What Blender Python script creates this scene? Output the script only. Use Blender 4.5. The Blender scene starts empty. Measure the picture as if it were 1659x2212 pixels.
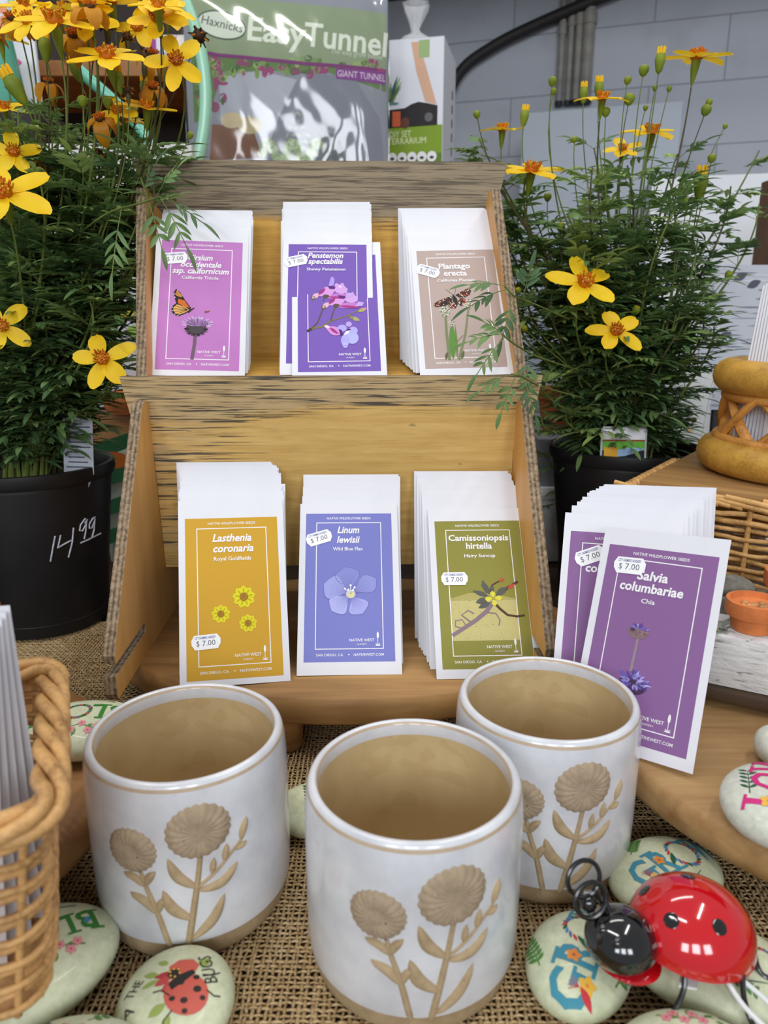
import bpy, bmesh, math, random
import numpy as np
from mathutils import Vector, Matrix, Euler
from mathutils.geometry import tessellate_polygon
S = 0.01                                   # everything below is written in centimetres
COL = bpy.context.scene.collection
PI = math.pi
def R(a): return math.radians(a)
# ---- camera model (position, pitch, focal length in pixels of the 1659x2212 frame), also used to read positions off the photo
FPX, PITCH, CZ = 1600.0, R(15), 35.3
cP, sP = math.cos(PITCH), math.sin(PITCH)
def ray(px, py):
    u = (px-829.5)/FPX; v = (py-1106)/FPX
    return Vector((u, cP-v*sP, -(sP+v*cP)))
def on_y(px, py, y):
    d = ray(px, py); return Vector((0, 0, CZ)) + d*(y/d.y)
def on_z(px, py, z):
    d = ray(px, py); return Vector((0, 0, CZ)) + d*((z-CZ)/d.z)

# ------------------------------------------------------------------ mesh building
class MB:
    def __init__(s): s.v = []; s.f = []; s.m = []; s.mats = []
    def mi(s, m):
        if m not in s.mats: s.mats.append(m)
        return s.mats.index(m)
    def add(s, vs, fs, m, M=None):
        b = len(s.v)
        if M is not None: vs = [M @ Vector(p) for p in vs]
        s.v += [tuple(p) for p in vs]
        if isinstance(m, list): ids = [s.mi(x) for x in m]
        else: ids = [s.mi(m)]*len(fs)
        s.f += [tuple(i+b for i in f) for f in fs]; s.m += ids
    def box(s, x0, x1, y0, y1, z0, z1, m, M=None):
        vs = [(x0,y0,z0),(x1,y0,z0),(x1,y1,z0),(x0,y1,z0),(x0,y0,z1),(x1,y0,z1),(x1,y1,z1),(x0,y1,z1)]
        s.add(vs, [(3,2,1,0),(4,5,6,7),(0,1,5,4),(1,2,6,5),(2,3,7,6),(3,0,4,7)], m, M)
    def tube(s, pts, r, m, n=8, closed=False, M=None, flat=1.0, caps=True):
        pts = [Vector(p) for p in pts]; k = len(pts)
        if k < 2: return
        rs = r if isinstance(r, (list, tuple)) else [r]*k
        t0 = (pts[1]-pts[0]).normalized()
        nrm = t0.orthogonal().normalized(); vs = []
        for i, p in enumerate(pts):
            if closed: t = (pts[(i+1) % k]-pts[i-1])
            else: t = pts[min(i+1, k-1)]-pts[max(i-1, 0)]
            if t.length < 1e-9: t = t0
            t.normalize()
            nrm = (nrm - t*nrm.dot(t))
            if nrm.length < 1e-6: nrm = t.orthogonal()
            nrm.normalize(); bn = t.cross(nrm)
            for j in range(n):
                a = 2*PI*j/n
                vs.append(p + nrm*(math.cos(a)*rs[i]) + bn*(math.sin(a)*rs[i]*flat))
        fs = []
        for i in range(k if closed else k-1):
            a, b = i*n, ((i+1) % k)*n
            for j in range(n): fs.append((a+j, a+(j+1) % n, b+(j+1) % n, b+j))
        if caps and not closed:
            fs.append(tuple(range(n-1, -1, -1))); fs.append(tuple((k-1)*n+j for j in range(n)))
        s.add(vs, fs, m, M)
    def lathe(s, prof, m, n=64, c=(0,0,0), M=None, closed=False):
        # prof: list of (r, z); m: one material or one per profile segment
        vs = []; fs = []; ms = []; k = len(prof)
        for r, z in prof:
            for j in range(n):
                a = 2*PI*j/n; vs.append((c[0]+r*math.cos(a), c[1]+r*math.sin(a), c[2]+z))
        for i in range(k if closed else k-1):
            for j in range(n):
                i2 = (i+1) % k
                fs.append((i*n+j, i*n+(j+1) % n, i2*n+(j+1) % n, i2*n+j)); ms.append(m[i] if isinstance(m, list) else m)
        s.add(vs, fs, ms, M)
    def ell(s, c, r, m, nu=24, nv=14, M=None, z0=-1.0, pw=1.0):
        vs = []; fs = []; c = Vector(c)
        a0 = math.asin(max(-1, z0))
        for i in range(nv+1):
            t = a0+(PI/2-a0)*i/nv
            for j in range(nu):
                a = 2*PI*j/nu; ct = max(0.0, math.cos(t))**pw
                vs.append((c.x+r[0]*ct*math.cos(a), c.y+r[1]*ct*math.sin(a), c.z+r[2]*math.sin(t)))
        for i in range(nv):
            for j in range(nu): fs.append((i*nu+j, i*nu+(j+1) % nu, (i+1)*nu+(j+1) % nu, (i+1)*nu+j))
        if z0 > -1: fs.append(tuple(range(nu-1, -1, -1)))
        s.add(vs, fs, m, M)
    def prism(s, pts, z0, z1, m, M=None, side=None):
        n = len(pts); vs = [(x, y, z0) for x, y in pts]+[(x, y, z1) for x, y in pts]
        tri = tessellate_polygon([[Vector((x, y, 0)) for x, y in pts]])
        ar = sum(pts[i][0]*pts[(i+1) % n][1]-pts[(i+1) % n][0]*pts[i][1] for i in range(n))
        fs = []; ms = []
        for t in tri:
            a, b, c = t
            o = (pts[b][0]-pts[a][0])*(pts[c][1]-pts[a][1])-(pts[b][1]-pts[a][1])*(pts[c][0]-pts[a][0])
            if o < 0: a, c = c, a
            fs += [(c, b, a), (a+n, b+n, c+n)]; ms += [m, m]
        for i in range(n):
            j = (i+1) % n
            fs.append((i, j, j+n, i+n) if ar > 0 else (j, i, i+n, j+n)); ms.append(side or m)
        s.add(vs, fs, ms, M)
    def build(s, name, parent=None, smooth=True, angle=40, bevel=0, kind=None, M=None):
        me = bpy.data.meshes.new(name)
        v = np.array([tuple(p) for p in s.v], dtype=np.float32)*S
        me.from_pydata(v.tolist(), [], s.f)
        for m in s.mats: me.materials.append(m)
        if len(s.mats) > 1: me.polygons.foreach_set('material_index', s.m)
        if bevel:
            bm = bmesh.new(); bm.from_mesh(me)
            bmesh.ops.remove_doubles(bm, verts=bm.verts, dist=1e-6)
            ed = [e for e in bm.edges if len(e.link_faces) == 2 and e.calc_face_angle(0) > R(35)]
            bmesh.ops.bevel(bm, geom=ed, offset=bevel*S, segments=2, affect='EDGES', profile=.5)
            bm.to_mesh(me); bm.free()
        if smooth:
            me.polygons.foreach_set('use_smooth', [True]*len(me.polygons))
            me.set_sharp_from_angle(angle=R(angle))
        me.update()
        return link(name, me, parent, kind)
def link(name, me, parent=None, kind=None):
    o = bpy.data.objects.new(name, me); COL.objects.link(o)
    if parent is not None: o.parent = parent
    if kind: o['kind'] = kind
    return o
def tag(o, label, cat, group=None, kind=None):
    o['label'] = label; o['category'] = cat
    if group: o['group'] = group
    if kind: o['kind'] = kind
    return o
def thing(name, label, cat, loc=(0,0,0), rot=(0,0,0), group=None, M=None):
    o = bpy.data.objects.new(name, None); COL.objects.link(o); o.empty_display_size = .02
    if M is None: M = Matrix.Translation(Vector(loc)) @ Euler(rot).to_matrix().to_4x4()
    M = M.copy(); M.translation = M.translation*S
    o.matrix_world = M
    return tag(o, label, cat, group)
def place(o, loc, rot=(0,0,0)):
    o.location = Vector(loc)*S; o.rotation_euler = rot; return o

# ------------------------------------------------------------------ materials
def lin(c):
    out = []
    for x in c:
        x = x/255.0
        out.append(x/12.92 if x <= .04045 else ((x+.055)/1.055)**2.4)
    return (*out, 1)
class NT:
    def __init__(s, name):
        s.m = bpy.data.materials.new(name); s.m.use_nodes = True; s.t = s.m.node_tree
        s.b = s.t.nodes['Principled BSDF']
    def n(s, typ, **kw):
        x = s.t.nodes.new(typ)
        for k, v in kw.items(): setattr(x, k, v)
        return x
    def l(s, a, b): s.t.links.new(a, b)
    def coords(s, scale=(1,1,1), rot=(0,0,0), kind='Object'):
        tc = s.n('ShaderNodeTexCoord'); mp = s.n('ShaderNodeMapping')
        mp.inputs['Scale'].default_value = scale; mp.inputs['Rotation'].default_value = rot
        s.l(tc.outputs[kind], mp.inputs['Vector']); return mp.outputs[0]
    def noise(s, vec, scale, detail=4, rough=.55, dist=0):
        x = s.n('ShaderNodeTexNoise'); x.inputs['Scale'].default_value = scale; x.inputs['Detail'].default_value = detail
        x.inputs['Roughness'].default_value = rough; x.inputs['Distortion'].default_value = dist
        s.l(vec, x.inputs['Vector']); return x.outputs['Fac']
    def ramp(s, fac, stops):
        x = s.n('ShaderNodeValToRGB'); e = x.color_ramp.elements
        while len(e) < len(stops): e.new(.5)
        for i, (p, c) in enumerate(stops):
            e[i].position = p; e[i].color = c if len(c) == 4 else (*c, 1)
        s.l(fac, x.inputs[0]); return x.outputs[0]
    def mix(s, fac, a, b, mode='MIX'):
        x = s.n('ShaderNodeMix', data_type='RGBA', blend_type=mode)
        for i, val in ((0, fac), (6, a), (7, b)):
            if hasattr(val, 'default_value') or hasattr(val, 'is_linked'): s.l(val, x.inputs[i])
            else: x.inputs[i].default_value = val
        return x.outputs[2]
    def math(s, op, a, b=0.0):
        x = s.n('ShaderNodeMath', operation=op)
        for i, val in ((0, a), (1, b)):
            if hasattr(val, 'is_linked'): s.l(val, x.inputs[i])
            else: x.inputs[i].default_value = val
        return x.outputs[0]
    def maprange(s, v, a, b, c=0., d=1.):
        x = s.n('ShaderNodeMapRange', interpolation_type='SMOOTHSTEP')
        s.l(v, x.inputs[0])
        for i, k in enumerate((a, b, c, d)): x.inputs[i+1].default_value = k
        return x.outputs[0]
    def bump(s, h, strength=.3, dist=.001):
        x = s.n('ShaderNodeBump'); x.inputs['Strength'].default_value = strength; x.inputs['Distance'].default_value = dist
        s.l(h, x.inputs['Height']); s.l(x.outputs[0], s.b.inputs['Normal']); return x
    def set(s, **kw):
        names = dict(rough='Roughness', metal='Metallic', coat='Coat Weight', coatr='Coat Roughness', spec='Specular IOR Level', alpha='Alpha', trans='Transmission Weight', ior='IOR', sheen='Sheen Weight', sss='Subsurface Weight')
        for k, v in kw.items(): s.b.inputs[names[k]].default_value = v
        return s
def translucent(t, amount):
    tr = t.n('ShaderNodeBsdfTranslucent'); mx = t.n('ShaderNodeMixShader'); mx.inputs[0].default_value = amount
    src = t.b.inputs['Base Color']
    if src.is_linked: t.l(src.links[0].from_socket, tr.inputs[0])
    t.l(t.b.outputs[0], mx.inputs[1]); t.l(tr.outputs[0], mx.inputs[2]); t.l(mx.outputs[0], t.t.nodes['Material Output'].inputs[0])
def PM(name, c, var=.0, vscale=40, bump=0, bscale=200, **kw):
    t = NT(name); col = lin(c); t.set(**kw)
    if var:
        v = t.coords(); f = t.noise(v, vscale, 5)
        lo = tuple(x*(1-var) for x in col[:3]); hi = tuple(min(1, x*(1+var)) for x in col[:3])
        t.l(t.ramp(f, [(.3, lo), (.7, hi)]), t.b.inputs['Base Color'])
    else: t.b.inputs['Base Color'].default_value = col
    if bump:
        v = t.coords(); t.bump(t.noise(v, bscale, 4), bump, .0008)
    return t.m
def WOOD(name, c1, c2, axis=0, grain=90, stretch=12, ring=0, rough=.55, streak=None):
    """plain sawn wood: fine grain drawn out along one axis"""
    t = NT(name); sc = [grain]*3; sc[axis] = grain/stretch
    v = t.coords(tuple(sc)); f = t.noise(v, 1.0, 6, .6, .3)
    sc2 = [14]*3; sc2[axis] = 1.6
    g = t.noise(t.coords(tuple(sc2)), 1.0, 3, .5, 1.2)
    f2 = t.math('ADD', t.math('MULTIPLY', f, .45), t.math('MULTIPLY', g, .55))
    col = t.ramp(f2, [(.32, lin(c2)), (.66, lin(c1))])
    t.l(col, t.b.inputs['Base Color']); t.set(rough=rough, spec=.35); t.bump(f, .12, .0005)
    return t.m
def WEATHERED(name, base1, base2, grey, dark, z0, z1, left=0.0, streak=.5, cover=.9):
    """yellow plywood whose upper part has weathered grey with dark horizontal cracks (object z in metres)"""
    t = NT(name); tc = t.n('ShaderNodeTexCoord'); sx = t.n('ShaderNodeSeparateXYZ'); t.l(tc.outputs['Object'], sx.inputs[0])
    g = t.noise(t.coords((16, 90, 160)), 1, 5, .6, .4)
    b = t.ramp(g, [(.3, lin(base2)), (.7, lin(base1))])
    big = t.noise(t.coords((9, 40, 26)), 1, 5, .6, .6)
    h = t.maprange(sx.outputs[2], z0, z1)
    lf = t.math('MULTIPLY', t.maprange(sx.outputs[0], .02, -.17), left)
    reg = t.math('ADD', t.math('ADD', t.math('MULTIPLY', h, 1.15), lf), t.math('MULTIPLY', big, .9))
    mask = t.maprange(reg, .86, 1.15)
    fine = t.noise(t.coords((18, 80, 560)), 1, 4, .62, .3)
    gcol = t.ramp(fine, [(.34, lin(dark)), (.47, lin(grey)), (.75, tuple(min(1, x*1.25) for x in lin(grey)[:3]))])
    col = t.mix(t.math('MULTIPLY', mask, cover), b, gcol)
    crack = t.math('MULTIPLY', t.maprange(t.noise(t.coords((13, 60, 520)), 1, 3, .55, .4), .53, .60), t.math('MULTIPLY', t.maprange(reg, .62, 1.0), streak))
    col = t.mix(crack, col, lin(dark))
    spots = t.maprange(t.noise(t.coords((60, 60, 130)), 1, 3, .6), .70, .78, 0, .5)
    col = t.mix(spots, col, lin(dark))
    t.l(col, t.b.inputs['Base Color']); t.set(rough=.62, spec=.3); t.bump(fine, .25, .0006)
    return t.m
def PLYEDGE(name, axis=0):
    t = NT(name); tc = t.n('ShaderNodeTexCoord'); sx = t.n('ShaderNodeSeparateXYZ'); t.l(tc.outputs['Object'], sx.inputs[0])
    w = t.math('SINE', t.math('MULTIPLY', sx.outputs[axis], 2*PI/.0038))
    n = t.noise(t.coords((300, 300, 300)), 1, 4)
    f = t.math('ADD', t.math('MULTIPLY', w, .11), n)
    t.l(t.ramp(f, [(.3, lin((92, 76, 60))), (.5, lin((134, 114, 92))), (.72, lin((164, 144, 116)))]), t.b.inputs['Base Color'])
    t.set(rough=.8, spec=.2); return t.m

MAT = {}
def F(c, rough=.6):
    """flat printed / painted colour"""
    k = (tuple(c), rough)
    if k not in MAT:
        t = NT('paint_%d_%d_%d' % tuple(c)); t.b.inputs['Base Color'].default_value = lin(c); t.set(rough=rough, spec=.3); MAT[k] = t.m
    return MAT[k]

# ------------------------------------------------------------------ flat artwork (print, paint, lettering)
_tc = {}
def glyphs(txt, shear=0, bold=0, sp=1.0):
    k = (txt, shear, bold, sp)
    if k in _tc: return _tc[k]
    cu = bpy.data.curves.new('t', 'FONT'); cu.body = txt; cu.size = 1.0; cu.resolution_u = 2
    cu.shear = shear; cu.offset = bold; cu.space_character = sp; cu.fill_mode = 'FRONT'; cu.align_x = 'CENTER'
    o = bpy.data.objects.new('t', cu); COL.objects.link(o)
    dg = bpy.context.evaluated_depsgraph_get(); me = bpy.data.meshes.new_from_object(o.evaluated_get(dg))
    v = [(p.co.x, p.co.y) for p in me.vertices]; f = [tuple(p.vertices) for p in me.polygons]
    bpy.data.objects.remove(o); bpy.data.curves.remove(cu); bpy.data.meshes.remove(me)
    _tc[k] = (v, f); return _tc[k]
class Art:
    def __init__(s): s.v = []; s.f = []; s.m = []; s.mats = []
    def _add(s, vs, fs, m, w):
        b = len(s.v); s.v += [(x, y, w) for x, y in vs]
        if m not in s.mats: s.mats.append(m)
        i = s.mats.index(m)
        s.f += [tuple(k+b for k in f) for f in fs]; s.m += [i]*len(fs)
    def poly(s, pts, m, w=1):
        tri = tessellate_polygon([[Vector((x, y, 0)) for x, y in pts]]); fs = []
        for a, b, c in tri:
            o = (pts[b][0]-pts[a][0])*(pts[c][1]-pts[a][1])-(pts[b][1]-pts[a][1])*(pts[c][0]-pts[a][0])
            fs.append((a, b, c) if o > 0 else (c, b, a))
        s._add(pts, fs, m, w)
    def rect(s, x0, y0, x1, y1, m, w=1): s._add([(x0,y0),(x1,y0),(x1,y1),(x0,y1)], [(0,1,2,3)], m, w)
    def frame(s, x0, y0, x1, y1, t, m, w=2):
        s.rect(x0, y0, x1, y0+t, m, w); s.rect(x0, y1-t, x1, y1, m, w); s.rect(x0, y0+t, x0+t, y1-t, m, w); s.rect(x1-t, y0+t, x1, y1-t, m, w)
    def ell(s, cx, cy, rx, ry, m, w=1, rot=0, n=20):
        c, q = math.cos(rot), math.sin(rot)
        s._add([(cx+c*rx*math.cos(a)-q*ry*math.sin(a), cy+q*rx*math.cos(a)+c*ry*math.sin(a)) for a in [2*PI*i/n for i in range(n)]], [tuple(range(n))], m, w)
    def stroke(s, pts, t, m, w=1, t1=None):
        n = len(pts); L = []; Rr = []
        for i, (x, y) in enumerate(pts):
            a = pts[max(0, i-1)]; b = pts[min(n-1, i+1)]
            dx, dy = b[0]-a[0], b[1]-a[1]; l = math.hypot(dx, dy) or 1
            tt = (t if t1 is None else t+(t1-t)*i/max(1, n-1))/2
            L.append((x-dy/l*tt, y+dx/l*tt)); Rr.append((x+dy/l*tt, y-dx/l*tt))
        s._add(L+Rr, [(n+i, n+i+1, i+1, i) for i in range(n-1)], m, w)
    def leaf(s, x0, y0, x1, y1, wd, m, w=1, tip=.5, n=6):
        dx, dy = x1-x0, y1-y0; l = math.hypot(dx, dy) or 1; nx, ny = -dy/l, dx/l
        up = []; dn = []
        for i in range(n+1):
            t = i/n; h = wd/2*math.sin(PI*t**(math.log(.5)/math.log(tip)))
            up.append((x0+dx*t+nx*h, y0+dy*t+ny*h)); dn.append((x0+dx*t-nx*h, y0+dy*t-ny*h))
        s._add(up+dn, [(n+1+i, n+2+i, i+1, i) for i in range(n)], m, w)
    def text(s, txt, x, y, size, m, w=3, shear=0, bold=0, sp=1.0, rot=0, width=None, sx=1.0):
        v, f = glyphs(txt, shear, bold, sp)
        if not v: return
        xs = [p[0] for p in v]
        if width: sx = width/((max(xs)-min(xs))*size); x0 = (max(xs)+min(xs))/2
        else: x0 = (max(xs)+min(xs))/2
        c, q = math.cos(rot), math.sin(rot)
        out = []
        for a, b in v:
            a = (a-x0)*size*sx; b = b*size
            out.append((x+c*a-q*b, y+q*a+c*b))
        s._add(out, f, m, w)
    def build(s, name, parent=None, fn=None, maxlen=0, k=.1, kind=None):
        """fn maps (u, v, layer) to cm; k converts art units to cm"""
        if fn is None: fn = lambda u, v, w: (u, v, w*.006)
        bm = bmesh.new(); vs = [bm.verts.new((x*k, y*k, w)) for x, y, w in s.v]
        for f, i in zip(s.f, s.m):
            try: bm.faces.new([vs[j] for j in f]).material_index = i
            except ValueError: pass
        if maxlen:
            for it in range(6):
                ed = [e for e in bm.edges if e.calc_length() > maxlen]
                if not ed: break
                bmesh.ops.triangulate(bm, faces=bm.faces[:])
                ed = [e for e in bm.edges if e.calc_length() > maxlen]
                bmesh.ops.subdivide_edges(bm, edges=ed, cuts=1)
        for v in bm.verts: v.co = Vector(fn(v.co.x, v.co.y, v.co.z))*S
        me = bpy.data.meshes.new(name)
        for m in s.mats: me.materials.append(m)
        bm.to_mesh(me); bm.free()
        return link(name, me, parent, kind)
def bez(p0, p1, p2, p3, n=12):
    p0, p1, p2, p3 = map(Vector, (p0, p1, p2, p3)); out = []
    for i in range(n+1):
        t = i/n; a = 1-t
        out.append(p0*a**3+p1*3*a*a*t+p2*3*a*t*t+p3*t**3)
    return out
def spline(pts, per=6):
    P = [Vector(p) for p in pts]; P = [P[0]*2-P[1]]+P+[P[-1]*2-P[-2]]; out = []
    for i in range(1, len(P)-2):
        for j in range(per):
            t = j/per; a, b, c, d = P[i-1], P[i], P[i+1], P[i+2]
            out.append(.5*((2*b)+(c-a)*t+(2*a-5*b+4*c-d)*t*t+(3*b-a-3*c+d)*t**3))
    out.append(P[-2]); return out
rnd = random.Random(7)
WHITE = F((250,250,250), .5)
# ------------------------------------------------------------------ camera
cam = bpy.data.cameras.new('camera'); co = bpy.data.objects.new('camera', cam); COL.objects.link(co)
co.location = (0, 0, CZ*S); co.rotation_euler = (R(90)-PITCH, 0, 0)
cam.sensor_fit = 'VERTICAL'; cam.sensor_height = 36; cam.lens = FPX/2212*36; cam.clip_start = .02; cam.clip_end = 50
cam.dof.use_dof = True; cam.dof.focus_distance = .62; cam.dof.aperture_fstop = 9
bpy.context.scene.camera = co

# ------------------------------------------------------------------ table, burlap
M_TABLE = WOOD('table_wood', (70,52,36), (38,28,20))
mb = MB(); mb.box(-75, 62, 18, 118, -4, -.45, M_TABLE)
tag(mb.build('display_table'), 'dark wooden display table top under the burlap cloth', 'table')
def burlap():
    # real open weave: flat yarns going over and under each other
    x0, x1, y0, y1, p = -46, 36, 19, 82, .34
    rg = np.random.RandomState(3)
    vs = []; fs = []; base = 0
    def yarns(a0, a1, b0, b1, swap):
        nonlocal base
        na = int((a1-a0)/p); nb = int((b1-b0)/p)*2+1
        for i in range(na):
            a = a0+i*p; t = np.arange(nb); b = b0+t*p/2
            w = .10*rg.uniform(.75, 1.3)
            wob = np.convolve(rg.normal(0, .09, nb+12), np.ones(13)/13, 'valid')*1.6+rg.normal(0, .02)
            ph = (t//1) % 4                        # crossing at every even sample
            sgn = np.where(ph == 0, 1.0, np.where(ph == 2, -1.0, 0.0))*(1 if (i % 2 == 0) else -1)*(1 if swap else -1)
            z = sgn*.055+rg.normal(0, .008, nb)
            wid = w*(1+rg.normal(0, .10, nb))
            c = a+wob
            hump = .25*np.sin(c*.21+b*.13)*np.cos(b*.17-c*.09)*.35
            z = z+hump
            prof = [(-1, 0), (0, .055), (1, 0), (0, -.055)]
            blk = np.zeros((nb, 4, 3))
            for k, (q, h) in enumerate(prof):
                A = c+wid*q; Bv = b
                blk[:, k, 0] = A if not swap else Bv; blk[:, k, 1] = Bv if not swap else A; blk[:, k, 2] = z+h
            vs.append(blk.reshape(-1, 3))
            idx = (np.arange(nb-1)[:, None]*4+np.arange(4)[None, :])
            nxt = (np.arange(nb-1)[:, None]*4+(np.arange(4)[None, :]+1) % 4)
            q4 = np.stack([idx, nxt, nxt+4, idx+4], -1).reshape(-1, 4)
            if swap: q4 = q4[:, ::-1]
            fs.append(q4+base); base += nb*4
    yarns(x0, x1, y0, y1, False); yarns(y0, y1, x0, x1, True)
    V = np.concatenate(vs)*S; Fq = np.concatenate(fs)
    V[:, 2] -= .0016
    me = bpy.data.meshes.new('burlap_cloth')
    me.vertices.add(len(V)); me.vertices.foreach_set('co', V.astype(np.float32).ravel())
    me.loops.add(Fq.size); me.loops.foreach_set('vertex_index', Fq.astype(np.int32).ravel())
    me.polygons.add(len(Fq)); me.polygons.foreach_set('loop_start', np.arange(len(Fq), dtype=np.int32)*4)
    me.polygons.foreach_set('use_smooth', np.ones(len(Fq), dtype=bool))
    me.update(calc_edges=True); me.validate()
    t = NT('jute'); n = t.noise(t.coords((1,1,1)), 260, 4); b = t.noise(t.coords((1,1,1)), 14, 3)
    f = t.math('ADD', t.math('MULTIPLY', n, .7), t.math('MULTIPLY', b, .3))
    t.l(t.ramp(f, [(.3, lin((140,112,74))), (.5, lin((184,156,114))), (.72, lin((216,193,154)))]), t.b.inputs['Base Color']); t.set(rough=.9, spec=.1)
    me.materials.append(t.m)
    o = link('burlap_cloth', me)
    tag(o, 'coarse open-weave tan burlap cloth spread over the display table', 'cloth')
burlap()

# ------------------------------------------------------------------ wooden boards
def board(label, cx, cy, a, b, z0, z1, m, feet, rot=0, n=96):
    t = thing('serving_board', label, 'board', (cx, cy, 0), (0, 0, rot))
    mb = MB(); prof = []
    h = z1-z0
    for r, z in ((.0, z0), (.965, z0), (.985, z0+.12*h), (1.0, z0+.35*h), (1.0, z0+.7*h), (.99, z0+.92*h), (.975, z1), (0, z1)): prof.append((r, z))
    mb.lathe(prof, m, n, M=Matrix.Diagonal((a, b, 1, 1)))
    mb.build('slab', t, angle=50)
    for fx, fy in feet:
        f = MB(); f.lathe([(0, .0), (1.0, 0), (1.15, .3), (1.25, z0-.2), (1.25, z0+.02), (0, z0+.02)], m, 24, (fx, fy, 0)); f.build('foot', t)
    return t
M_B1 = WOOD('acacia', (190,146,90), (124,88,50), 0, 90, 14)
M_B2 = WOOD('pale_acacia', (196,160,108), (140,100,58), 0, 80, 16)
M_B3 = WOOD('dark_acacia', (176,128,78), (122,84,48), 1, 80, 12)
board('brown oval serving board on feet under the seed packet stand', -3.2, 67, 23, 14.2, 3.2, 5.8, M_B1, ((-4.8, -11.6), (11, -9), (-15, 8), (14, 8)))
board('pale round serving board carrying the purple packets and a flower planter ornament', 35.9, 50, 20.0, 20.0, 3.2, 5.8, M_B2, ((-10, -12), (10, -12), (-12, 11), (12, 11)))
board('brown round serving board under the willow basket of white packets', -32.6, 41.3, 15.0, 15.0, 3.2, 5.8, M_B3, ((8, -8), (9, 8), (-9, 8), (-9, -8)))

# ------------------------------------------------------------------ two-tier stand
SX, SY, SZ, SYAW = -4.9, 68.3, 5.8, R(2.0)
M_FRONT = WEATHERED('weathered_ply_front', (222,184,112), (198,157,88), (172,154,124), (70,64,58), .185, .245, .50, .95, .62)
M_BACK = WEATHERED('weathered_ply_back', (220,172,82), (186,138,58), (138,126,106), (70,62,54), .352, .432, .0, .7, .93)
M_PLY = WOOD('ply_face', (226,172,100), (200,144,74), 2, 60, 16, rough=.5)
M_EDGE = PLYEDGE('ply_edge', 0)
M_EDGEZ = PLYEDGE('ply_edge_panel', 1)
st = thing('seed_packet_stand', 'two-tier yellow plywood display stand with weathered grey top edges', 'display stand', (SX, SY, SZ), (0, 0, SYAW))
def lean(z): return -.08*max(0, z-24)
prof = [(-14.9, .0), (-15.1, .5), (-15.0, 2.0), (-6.9, 2.0), (-6.4, 2.25), (-6.4, 2.7), (-6.9, 2.95), (-14.7, 2.95), (-14.9, 3.7),
        (-1.9, 21.4), (-1.3, 21.9), (-.6, 22.0), (-.1, 21.6), (.9, 21.6), (.9, 23.4), (.4, 24.0), (9.9, 40.6), (10.6, 41.4), (11.6, 41.4), (14.0, 40), (16.4, 39.6), (17.2, 30), (17.2, 0)]
for sx, nm in ((-1, 'side_panel'), (1, 'side_panel')):
    mb = MB(); xc = 17.7 if sx > 0 else -17.1
    mb.prism(prof, -.47, .47, M_PLY, side=M_EDGE)
    mb.v = [(xc+w+lean(z), y, z) for (y, z, w) in mb.v]
    if True: mb.f = [tuple(f) for f in mb.f]
    mb.build(nm, st, smooth=False)
def slab(name, pts, y_of, th, m, e, leanit=True):
    mb = MB(); mb.prism(pts, 0, th, m, side=e)
    # prism axis z -> depth; drawn in (x, z)
    mb.v = [(x+(lean(z) if leanit else 0), y_of(z)+d, z) for (x, z, d) in mb.v]
    mb.f = [tuple(reversed(f)) for f in mb.f]
    return mb.build(name, st, smooth=False)
slab('front_panel', [(-16.6, 5.3), (17.2, 5.3), (17.2, 17), (18.35, 17), (19.5, 24.0), (-19.0, 24.0), (-17.75, 17), (-16.6, 17)], lambda z: .0+(24-z)*.085, .9, M_FRONT, M_EDGEZ)
slab('back_panel', [(-16.6, 24), (17.2, 24), (17.2, 36), (20.2, 44.9), (-19.0, 44.9), (-16.6, 36)], lambda z: 14.9+(z-24)*.045, .9, M_BACK, M_EDGEZ)
mb = MB(); mb.box(-16.5, 17.1, 0, 14.9, -.9, 0, M_BACK, Matrix.Translation((0, .9, 23.3)) @ Matrix.Rotation(R(8.4), 4, 'X')); mb.build('shelf', st, smooth=False)

# ------------------------------------------------------------------ seed packets
PW, PL = 8.9, 15.7
M_ENV = PM('envelope_paper', (226,226,232), .015, 60, rough=.6, spec=.3)
def env_mesh():
    mb = MB(); t = .05
    # slightly bulging envelope, open grid front and back
    nx, nz = 6, 10; vs = []; fs = []
    for side in (-1, 1):
        for j in range(nz+1):
            for i in range(nx+1):
                u = i/nx; w = j/nz
                bul = .03*math.sin(PI*u)**.5*math.sin(PI*w)**.5
                vs.append(((u-.5)*PW, side*(t*.25+bul) , w*PL))
    n = (nx+1)*(nz+1)
    for j in range(nz):
        for i in range(nx):
            a = j*(nx+1)+i; fs.append((a, a+1, a+nx+2, a+nx+1)); fs.append((n+a+nx+1, n+a+nx+2, n+a+1, n+a))
    for i in range(nx):
        fs.append((i+1, i, n+i, n+i+1)); a = nz*(nx+1)+i; fs.append((a, a+1, n+a+1, n+a))
    for j in range(nz):
        a = j*(nx+1); fs.append((a, a+nx+1, n+a+nx+1, n+a)); a += nx; fs.append((a+nx+1, a, n+a, n+a+nx+1))
    mb.add(vs, fs, M_ENV); o = mb.build('envelope', angle=50); me = o.data; bpy.data.objects.remove(o); return me
ENV = env_mesh()
def face_y(u, v):        # front surface of the envelope (cm)
    a = min(1, max(0, u/PW+.5)); b = min(1, max(0, v/PL))
    return -(.0125+.03*math.sin(PI*a)**.5*math.sin(PI*b)**.5)
def on_face(u, v, w): return (u, face_y(u, v)-.004-.006*w, v)
INK = F((240,238,240), .5)
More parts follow.
